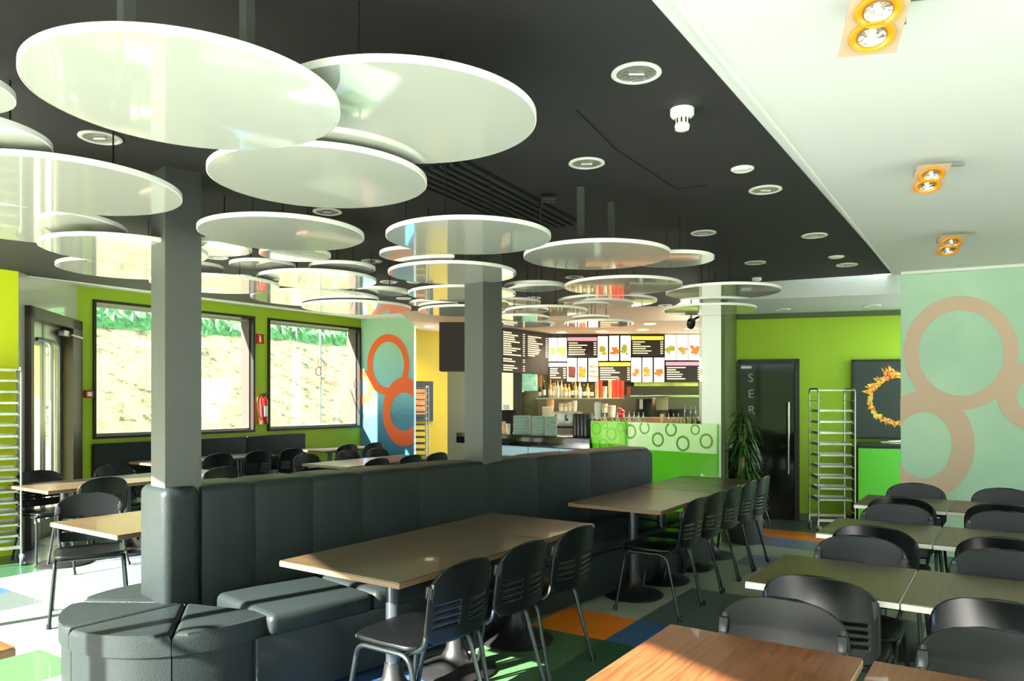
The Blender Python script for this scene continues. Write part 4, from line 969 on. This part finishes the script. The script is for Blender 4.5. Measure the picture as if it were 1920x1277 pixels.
# black counter with pale front
b0, b1 = Vector((-.80, 10.80)), Vector((.985, 9.30)); bd = (b1-b0).normalized(); BL = (b1-b0).length; rzb = math.atan2(bd.y, bd.x)
bc = empty('black_counter', (b0.x, b0.y, 0), rzb, 'black stone topped counter with pale blue front panels', 'counter')
m = MB(); m.box((BL/2, .36, .995), (BL, .76, .15), bevel=.006); m.build('worktop', m_granite, bc)
for k in range(4):
    m = MB(); ww = (BL-.25)/4; m.box((.25+ww*(k+.5), .06, .46), (ww-.01, .03, .90)); m.build('front_panel', m_bluepan, bc, smooth=False)
m = MB(); m.box((BL/2+.12, .4, .45), (BL-.3, .6, .9)); m.build('carcass', m_darksteel, bc, smooth=False)
# counters behind
def ksurf(name, x0, x1, y, dpt, z0, z1, mat, label, cat):
    m = MB(); m.box(((x0+x1)/2, y+dpt/2, (z0+z1)/2), (x1-x0, dpt, z1-z0), bevel=.004); return tag(m.build(name, mat), label, cat)
def XY(px, Y): return (px-960)*Y/F_PX
def ZY(py, Y): return EYE-(py-HOR)*Y/F_PX
ksurf('back_counter', XY(1000, 11.8), 2.9, 11.8, .7, 0, .95, m_darksteel, 'steel work counter along the kitchen back wall', 'counter')
# left kitchen end
ksurf('kitchen_partition', XY(962, 11.9), XY(979, 11.9), 11.9, .3, .2, 2.6, M('dark_grey_pillar', '3d3d33', .5), 'dark narrow pillar behind the till', 'pillar')
o = ksurf('kitchen_window', XY(938, 12.4), XY(962, 12.4), 12.4, .03, 1.35, 2.1, M('cream_lit_window', 'e6dfa0', .4, emit='efe8a6', es=.8), 'cream lit window strip beside the second column', 'window')
ksurf('side_window', XY(879, 12.85), XY(887, 12.85), 12.80, .02, 1.05, 2.05, M('bright_window_strip', 'fbffe8', .4, emit='fdfff0', es=1.4), 'narrow bright window strip just left of the second column', 'window')
ksurf('picture_panel', XY(979, 12.2), XY(1008, 12.2), 12.2, .03, ZY(733, 12.2), ZY(700, 12.2), M('teal_leaf_print', 'a9d6b8', .4, emit='9fd0b0', es=.5, noise=(14, '3f8f50')), 'teal and green lit picture below the dark text board', 'picture')
ksurf('steel_fridge', XY(979, 12.15), XY(1009, 12.15), 12.15, .35, 0, ZY(735, 12.15), M('olive_steel', '77775a', .4, metal=.5, noise=(6, '5b5b44')), 'tall steel fridge under the teal picture', 'fridge')
ksurf('orange_post', XY(1009, 12.5), XY(1015, 12.5), 12.3, .03, 1.7, 2.1, M('rust_print', 'a8562c', .5), 'narrow rust coloured strip beside the teal picture', 'panel')
# bottle shelf
SY = 12.05; sz = ZY(746, SY)
ksurf('bottle_shelf', XY(1005, SY), XY(1170, SY), SY-.05, .3, sz-.025, sz, m_steel, 'steel wall shelf holding bottles and red cups', 'shelf')
def bottle(px, ytop, wpx, Y, z0, mat, label, cap=None, grp='bottles on the kitchen shelf', nm='bottle'):
    x = XY(px, Y); H_ = ZY(ytop, Y)-z0; R_ = wpx/2*Y/F_PX; t = empty(nm, (x, Y, z0), 0, label, 'bottle', grp)
    m = MB(); m.lathe([(0, 0), (R_, 0), (R_, H_*.58), (R_*.85, H_*.66), (R_*.36, H_*.78), (R_*.33, H_*.93), (0, H_*.93)], (0, 0, 0), 14); m.build('bottle_body', mat, t)
    m = MB(); m.lathe([(0, H_*.92), (R_*.4, H_*.92), (R_*.4, H_), (0, H_)], (0, 0, 0), 10); m.build('bottle_cap', cap or m_amber, t)
    m = MB(); m.lathe([(R_*1.02, H_*.16), (R_*1.02, H_*.46)], (0, 0, 0), 14); m.build('bottle_label', m_pale, t)
bl = [(1012, 722, 6, m_darkb, 'dark green bottle'), (1020, 713, 7, m_darkb, 'black bottle with yellow label'), (1032, 712, 7, m_clearb, 'amber bottle, leftmost of the lit row'), (1037, 718, 6, m_clearb, 'short amber bottle second in the lit row'), (1041, 716, 5, m_whiteb, 'slim clear bottle'), (1046, 714, 7, m_whiteb, 'clear bottle with dark neck'), (1053, 713, 6, m_whiteb, 'clear bottle with white label'),
      (1060, 720, 9, m_clearb, 'squat amber bottle with round label'), (1067, 720, 7, m_clearb, 'gold bottle beside the squat one'), (1073, 716, 6, m_darkb, 'dark slim bottle'), (1079, 714, 7, m_clearb, 'pinkish bottle with red label'), (1087, 717, 8, m_whiteb, 'bottle with a broad cream label'), (1095, 721, 7, m_darkb, 'dark round bottle'), (1102, 719, 8, m_clearb, 'orange liqueur bottle'), (1110, 723, 6, m_darkb, 'small dark bottle by the cups')]
for px, yt, w_, mt, l in bl: bottle(px, yt, w_, SY+.03, sz, mt, l+' on the kitchen shelf')
def cups(px, yt, yb, wpx, Y, mat, label, grp='paper cup stacks', z0=None, flip=False):
    x = XY(px, Y); z0 = ZY(yb, Y) if z0 is None else z0; H_ = ZY(yt, Y)-z0; R_ = wpx/2*Y/F_PX; t = empty('cup_stack', (x, Y, z0), 0, label, 'cups', grp)
    m = MB(); n = max(3, int(H_/.02)); prof = [(0, 0), (R_*.8, 0)]
    m.lathe([(0, 0), (R_*.8, 0), (R_, H_*.5), (0, H_*.5)], (0, 0, 0), 14); m.build('cup', mat, t)
    for k in range(min(n, 8)):
        z = H_*.5+H_*.5*k/min(n, 8); m = MB(); m.lathe([(0, z), (R_*.98, z), (R_*1.02, z+H_*.05), (0, z+H_*.055)], (0, 0, 0), 14); m.build('cup', mat, t)
for px, yt, w_, mt, l in ((1119, 716, 7, m_cuppeach, 'peach cup stack, leftmost'), (1126, 713, 7, m_cupred, 'red topped cup stack next to the bottles'), (1134, 724, 9, m_pale, 'short cream cup stack'), (1144, 712, 7, m_cuppeach, 'tall peach cup stack'), (1151, 714, 7, m_cupred, 'red cup stack left of the tallest'), (1158, 708, 8, m_cupred, 'tallest red cup stack'), (1166, 714, 8, m_cupred, 'red cup stack at the right end')):
    cups(px, yt, 746, w_, SY+.02, mt, l+' on the kitchen shelf', z0=sz)
# things below the shelf
KY = 11.75; kz = .95
ksurf('coffee_machine', XY(1022, KY), XY(1086, KY), KY, .45, kz+.02, ZY(771, KY+.1), m_steel, 'steel coffee machine below the bottle shelf', 'coffee machine')
t = [o for o in bpy.data.objects if o.name == 'coffee_machine'][0]
m = MB(); m.box((XY(1054, KY), KY-.05, kz+.16), (.45, .12, .03)); m.tube([(XY(1042, KY), KY-.06, kz+.35), (XY(1042, KY), KY-.12, kz+.28), (XY(1042, KY), KY-.2, kz+.28)], .02); m.tube([(XY(1062, KY), KY-.06, kz+.35), (XY(1062, KY), KY-.12, kz+.28), (XY(1062, KY), KY-.2, kz+.28)], .02); m.build('brew_group', m_black, t)
cz_ = ZY(771, KY+.1)
for i, (px, wp, hp, mt) in enumerate(((1032, 14, 22, m_cuppeach), (1052, 9, 15, m_pale), (1060, 9, 15, m_pale), (1068, 9, 17, m_pale), (1077, 10, 20, m_pale))):
    cups(px, 771-hp, 771, wp, KY+.15, mt, ('peach carton sized cup stack', 'first cream patterned cup stack', 'second cream patterned cup stack', 'third cream patterned cup stack', 'tallest cream patterned cup stack')[i]+' on the coffee machine', z0=cz_)
ksurf('receipt_printer', XY(1017, 11.3), XY(1036, 11.3), 11.3, .2, ZY(785, 11.3), ZY(763, 11.3), M('cream_printer', 'e9dcb8', .5), 'cream box shaped printer in front of the coffee machine', 'printer')
# till
YT = 10.6
t = empty('till', (XY(952, YT), YT, 1.07), .2, 'black till screen and stand behind the second column', 'till')
m = MB(); m.box((0, .05, .23), (.28, .04, .20), rx=-.3, bevel=.01); m.build('screen', m_black, t)
m = MB(); m.box((0, .1, .07), (.16, .2, .14), bevel=.01); m.build('stand', m_black, t)
m = MB(); m.box((-.02, .0, .37), (.09, .02, .07), rx=-.5); m.build('receipt', m_ceramic, t, smooth=False)
# cartons and cups on the black counter
def bpt(px, dep): q0_ = b0+Vector((-bd.y, bd.x))*dep; tt = ray_t(px, q0_, bd); return q0_+bd*tt
for i, (pxa, pxb, l) in enumerate(((963, 994, 'left grey green stack of cartons on the black counter'), (997, 1022, 'middle grey green stack of cartons on the black counter'), (1022, 1044, 'right grey green stack of cartons on the black counter'))):
    q = bpt((pxa+pxb)/2, .14); wid = (pxb-pxa)*q.y/F_PX; H_ = ZY(779+i, q.y)-1.07
    t = empty('carton_stack', (q.x, q.y, 1.07), -.12, l, 'cartons', 'carton stacks')
    nL = 12
    for k in range(nL):
        m = MB(); m.box((0, 0, H_*(k+.5)/nL), (wid*.95, .22, H_/nL*.86), bevel=.003, seg=1); m.build('carton', m_stack, t, smooth=False)
for px, yt, mt, l in ((944, 790, m_cuppeach, 'peach paper cup stack beside the column on the black counter'), (952.5, 794, m_pale, 'cream paper cup stack on the black counter')):
    q = bpt(px, .12); cups(px, yt, 812, 9, q.y, mt, l, z0=1.07)
q = bpt(1094, .14)
t = empty('condiment_dispenser', (q.x, q.y, 1.07), rzb, 'black ribbed straw and lid dispenser beside the green counter', 'dispenser')
for k in range(4): m = MB(); m.box((-.09+k*.055, 0, .15), (.045, .16, .30), bevel=.006); m.build('slot_box', m_black, t)
cups(1089, 771, 797, 8, q.y-.02, m_cuppeach, 'peach cup stack standing on the black dispenser', z0=1.37)
# hood, steel panels and fittings right of the cups
HYd = 11.6
t = empty('extractor_hood', (XY(1247, HYd), HYd, ZY(745, HYd)), 0, 'long steel extractor hood under the right menu boards', 'extractor hood'); Wh = XY(1312, HYd)-XY(1182, HYd)
m = MB(); m.prism([(-Wh/2, 0), (Wh/2, 0), (Wh/2, .6), (-Wh/2, .6)], .03, .17); m.build('hood_body', M('dark_steel_hood', '45453a', .35, metal=.6), t, smooth=False)
m = MB(); m.box((0, -.01, .015), (Wh+.02, .04, .035), bevel=.008); m.build('front_rim', m_tubel, t)
ksurf('glass_strip_window', XY(1190, 12.5), XY(1310, 12.5), 12.54, .02, ZY(724, 12.5), ZY(716.5, 12.5), M('green_lit_strip', '9aa83c', .4, emit='9aa840', es=.5, noise=(5, '4f5a28')), 'narrow greenish lit strip below the right menu boards', 'window')
for pxa, pxb, ya, yb, mt, nm, l, c in ((1230, 1253, 742, 769, m_pale, 'paper_dispenser', 'tan paper towel dispenser on the kitchen back wall', 'dispenser'), (1199, 1222, 748, 770, m_black, 'mixer_machine', 'black and white mixer under the hood', 'machine'), (1260, 1305, 768, 782, m_black, 'grill_machine', 'black flat grill under the hood', 'machine')):
    ksurf(nm, XY(pxa, 12.2), XY(pxb, 12.2), 12.2, .3, kz if nm != 'paper_dispenser' else ZY(yb, 12.2), ZY(ya, 12.2), mt if nm != 'paper_dispenser' else M('tan_plastic', 'b9ad84', .5), l, c)
t = [o for o in bpy.data.objects if o.name == 'mixer_machine'][0]; m = MB(); m.box((XY(1203, 12.1), 12.15, ZY(758, 12.1)), (.05, .05, .16)); m.build('white_front', m_ceramic, t, smooth=False)
# bowls and straws
for px, yt, yb, w_, mt, l in ((1134, 757, 766, 12, m_pale, 'cream bowl stack left of the other'), (1147, 760, 775, 15, m_pale, 'wide cream bowl stack')):
    cups(px, yt, yb+8, w_, 11.5, mt, l+' behind the green counter', 'bowl stacks')
ksurf('bowl_counter', XY(1100, 11.4), XY(1320, 11.4), 11.35, .4, 0, ZY(783, 11.4), M('wood_counter_front', '6b5238', .4), 'low middle counter behind the green counter', 'counter')
m = MB(); rr = random.Random(8)
for k in range(14): m.ball((XY(1164, 11.5)+rr.uniform(-.04, .04), 11.5+rr.uniform(-.03, .03), ZY(775, 11.5)+rr.uniform(-.05, .07)), .025, seg=8)
tag(m.build('pepper_bunch', m_red), 'bunch of red peppers hanging behind the bottles', 'peppers', kind='stuff')
def gpt(px, dep=.14): q0_ = gL+Vector((-gd.y, gd.x))*dep; tt = ray_t(px, q0_, gd); return q0_+gd*tt
CT = 1.055
def jar(px, yt, label, wpx=15):
    q = gpt(px, .2); z0 = CT; R_ = wpx/2*q.y/F_PX*.8; H_ = ZY(yt, q.y)-z0
    t = empty('straw_jar', (q.x, q.y, z0), 0, label, 'jar', 'jars of straws')
    m = MB(); m.lathe([(0, 0), (R_, 0), (R_, H_*.55), (R_*.95, H_*.55), (R_*.95, .01), (0, .01)], (0, 0, 0), 16); m.build('jar', m_glassjar, t)
    m = MB(); m.lathe([(R_*1.01, H_*.4), (R_*1.03, H_*.4), (R_*1.03, H_*.52), (R_*1.01, H_*.52)], (0, 0, 0), 16); m.build('red_band', m_red, t)
    m = MB(); rr = random.Random(px)
    for k in range(16):
        a_ = rr.uniform(0, 6.28); s_ = rr.uniform(.2, .8); m.tube([(R_*s_*math.cos(a_), R_*s_*math.sin(a_), .012), (R_*1.25*s_*math.cos(a_), R_*1.25*s_*math.sin(a_), H_*rr.uniform(.93, 1))], .004, 5)
    m.build('straws', m_straw, t)
m_glassjar = glass_mat('jar_glass', (.85, .9, .85), .15)
jar(1121, 753, 'jar of white straws at the left end of the green counter', 17); jar(1336, 759, 'jar of clear straws at the right end of the green counter', 15)
def pourer(px, yt, wpx, mt, label, grp):
    q = gpt(px, .17); z0 = CT; R_ = wpx/2*q.y/F_PX; H_ = ZY(yt, q.y)-z0
    t = empty('sauce_bottle', (q.x, q.y, z0), 0, label, 'bottle', grp)
    m = MB(); m.lathe([(0, 0), (R_, 0), (R_, H_*.62), (R_*.35, H_*.76), (R_*.3, H_*.82), (0, H_*.82)], (0, 0, 0), 14); m.build('bottle_body', mt, t)
    m = MB(); m.lathe([(0, H_*.82), (R_*.38, H_*.82), (R_*.34, H_*.88), (R_*.12, H_*.9), (R_*.10, H_), (0, H_)], (0, 0, 0), 10); m.build('pourer', m_tubel, t)
names = ['first', 'second', 'third', 'fourth', 'fifth', 'sixth', 'seventh', 'eighth']
for i, px in enumerate((1134, 1146, 1158, 1170, 1179.5, 1189, 1197.5, 1206)): pourer(px, 771+i*.3, 10, m_whiteb if i % 2 == 0 else m_clearb, '%s clear pourer bottle from the left on the green counter' % names[i], 'sauce bottles on the green counter')
for i, px in enumerate((1254, 1263, 1272)): pourer(px, 775, 9, m_clearb, '%s amber pourer bottle right of the cream cylinder' % names[i], 'sauce bottles on the green counter')
for i, px in enumerate((1284, 1295, 1304)): pourer(px, 760+i, 9, m_oil, '%s tall olive oil bottle on the green counter' % names[i], 'oil bottles on the green counter')
q = gpt(1242, .2); m = MB(); m.lathe([(0, 0), (.028, 0), (.028, ZY(777, q.y)-CT), (.02, ZY(776, q.y)-CT), (0, ZY(776, q.y)-CT)], (0, 0, 0), 16); o = m.build('pepper_mill', m_cuppeach); o.location = (q.x, q.y, CT); tag(o, 'cream cylinder shaker in the middle of the green counter', 'shaker')
q = gpt(1313, .2); m = MB(); m.box((0, 0, .12), (.06, .08, .27), bevel=.005); o = m.build('napkin_holder', m_black); o.location = (q.x, q.y, CT); tag(o, 'black napkin box beside the tall oil bottles', 'napkin box')

# ------------------------------------------------------------------ menu boards
MY = 12.5
def panel(pxa, pxb, ya, yb, kind, label, food=None, header=None, rows_=(), cols=1):
    x0, x1, z1, z0 = XY(pxa, MY), XY(pxb, MY), ZY(ya, MY), ZY(yb, MY); W_, H_ = x1-x0, z1-z0
    t = empty('menu_panel', ((x0+x1)/2, MY, z0), 0, label, 'menu board', 'backlit menu panels')
    m = MB(); m.box((0, .03, H_/2), (W_-.004, .06, H_-.004)); m.build('light_box', m_black, t, smooth=False)
    m = MB(); m.box((0, -.003, H_/2), (W_-.016, .006, H_-.016)); m.build('panel_face', m_boardw if kind == 'w' else m_boardk, t, smooth=False)
    if header: m = MB(); m.box((0, -.008, H_-.045), (W_-.02, .004, .06)); m.build('header_strip', header, t, smooth=False)
    if kind == 'k':
        m = MB(); rr = random.Random(int(pxa)); n = int((H_-.12)/.038)
        for k in range(n):
            z = H_-.11-k*.038; L_ = (W_*.62)*rr.uniform(.35, .98); m.box((-W_/2+.03+L_/2, -.008, z), (L_, .003, .016)); m.box((W_/2-.04, -.008, z), (.045, .003, .016))
        m.build('text_lines', m_text, t, smooth=False)
    if food is not None:
        typ = food
        m = MB(); rr = random.Random(int(pxa)+5)
        if typ in (2, 3): m.slab([(-W_*.36, -.0065, H_*.18), (W_*.33, -.0065, H_*.16), (W_*.36, -.0065, H_*.62), (-W_*.38, -.0065, H_*.66)], (0, -.003, 0))
        elif typ == 4:
            for k in range(3): m.slab([(-W_*.4, -.0065, H_*(.2+.2*k)), (W_*.48, -.0065, H_*(.17+.2*k)), (W_*.48, -.0065, H_*(.25+.2*k)), (-W_*.4, -.0065, H_*(.29+.2*k))], (0, -.003, 0))
        else:
            for k in range(16):
                a_ = rr.uniform(0, 6.28); rd = rr.uniform(0, 1); cx_, cz2 = math.cos(a_)*rd*W_*.34, H_*.42+math.sin(a_)*rd*H_*.17; r_ = rr.uniform(.02, .045)
                m.slab([(cx_+math.cos(b_)*r_, -.0065-.0002*k, cz2+math.sin(b_)*r_*.7) for b_ in (2*math.pi*j/8 for j in range(8))], (0, -.002, 0))
        m.build('food_print', m_food[typ], t, smooth=False)
panel(1028, 1045, 633, 678, 'w', 'narrow white menu photo at the top left corner', 0)
panel(1045, 1063, 633, 678, 'w', 'white menu photo of fries, second from the left on top', 1)
panel(1063, 1120, 631, 671, 'k', 'dark menu list with pink header on the upper row', header=m_pink)
panel(1120, 1140, 630, 677, 'w', 'white menu photo of a salad right of the pink list', 0)
panel(1141.5, 1161, 629, 677, 'w', 'white menu photo of a taco between two black bars', 5)
panel(1162.5, 1183, 629, 677, 'w', 'white menu photo with green leaves beside the yellow list', 0)
panel(1183, 1245, 629, 669, 'k', 'dark menu list with yellow header on the upper row', header=m_yel)
for i, l in enumerate(('scattered salad menu photo on the upper right', 'yellow noodle menu photo on the upper right', 'brown meat menu photo on the upper right')): panel(1246+i*22, 1268+i*22 if i < 2 else 1315, 627, 676, 'w', l, (0, 1, 4)[i] if i < 2 else 5)
panel(1028, 1063, 679, 717, 'k', 'small dark menu list at the lower left', header=m_boardw)
panel(1063, 1082, 671, 716, 'w', 'menu photo of a dark cola glass', 2)
panel(1083, 1101, 671, 716, 'w', 'menu photo of an orange iced tea glass', 3)
panel(1102.5, 1122, 671, 716, 'w', 'menu photo of stacked toast', 4)
panel(1122, 1183, 678, 717, 'k', 'dark menu list with cream header on the lower row', header=m_yel)
panel(1183, 1203, 670, 717, 'w', 'menu photo of fried rice on the lower row', 5)
panel(1204, 1224, 670, 717, 'w', 'menu photo of brown strips, middle of the lower right trio', 1)
panel(1225.5, 1246, 670, 717, 'w', 'menu photo of orange curry, right of the lower trio', 5)
panel(1247, 1315, 677, 717, 'k', 'dark menu list with purple header at the lower right', header=m_pink)
# dark text board on the slanting side wall
LB0, LB1 = Vector((-.575, 10.66)), Vector((.615, 12.45)); ld_ = (LB1-LB0); LBL = ld_.length; ld_.normalize()
tb_ = empty('text_board', (LB0.x, LB0.y, 1.96), math.atan2(ld_.y, ld_.x), 'long dark brown price board with cream text, right of the second column', 'menu board')
m = MB(); m.box((LBL/2, .03, .33), (LBL, .05, .66)); m.build('board', m_boardk, tb_, smooth=False)
m = MB(); rr = random.Random(12)
for (xa, wdt, n, z_) in ((.12, .42, 18, .62), (.80, .50, 18, .62), (1.50, .50, 10, .60)):
    for k in range(n):
        L_ = wdt*rr.uniform(.4, 1); z = z_-k*.034
        if k in (11, 14): continue
        m.box((xa+L_/2, -.001, z), (L_, .006, .018)); m.box((xa+wdt+.08, -.001, z), (.05, .006, .014))
m.build('text_lines', m_text, tb_, smooth=False)
m = MB(); c = (LB0+LB1)/2; m.box((c.x-ld_.y*.09*-1*0+.0, c.y+.0, 2.635), (LBL, .1, .02), math.atan2(ld_.y, ld_.x)); m.build('trim_7', m_brown, smooth=False)['kind'] = 'structure'
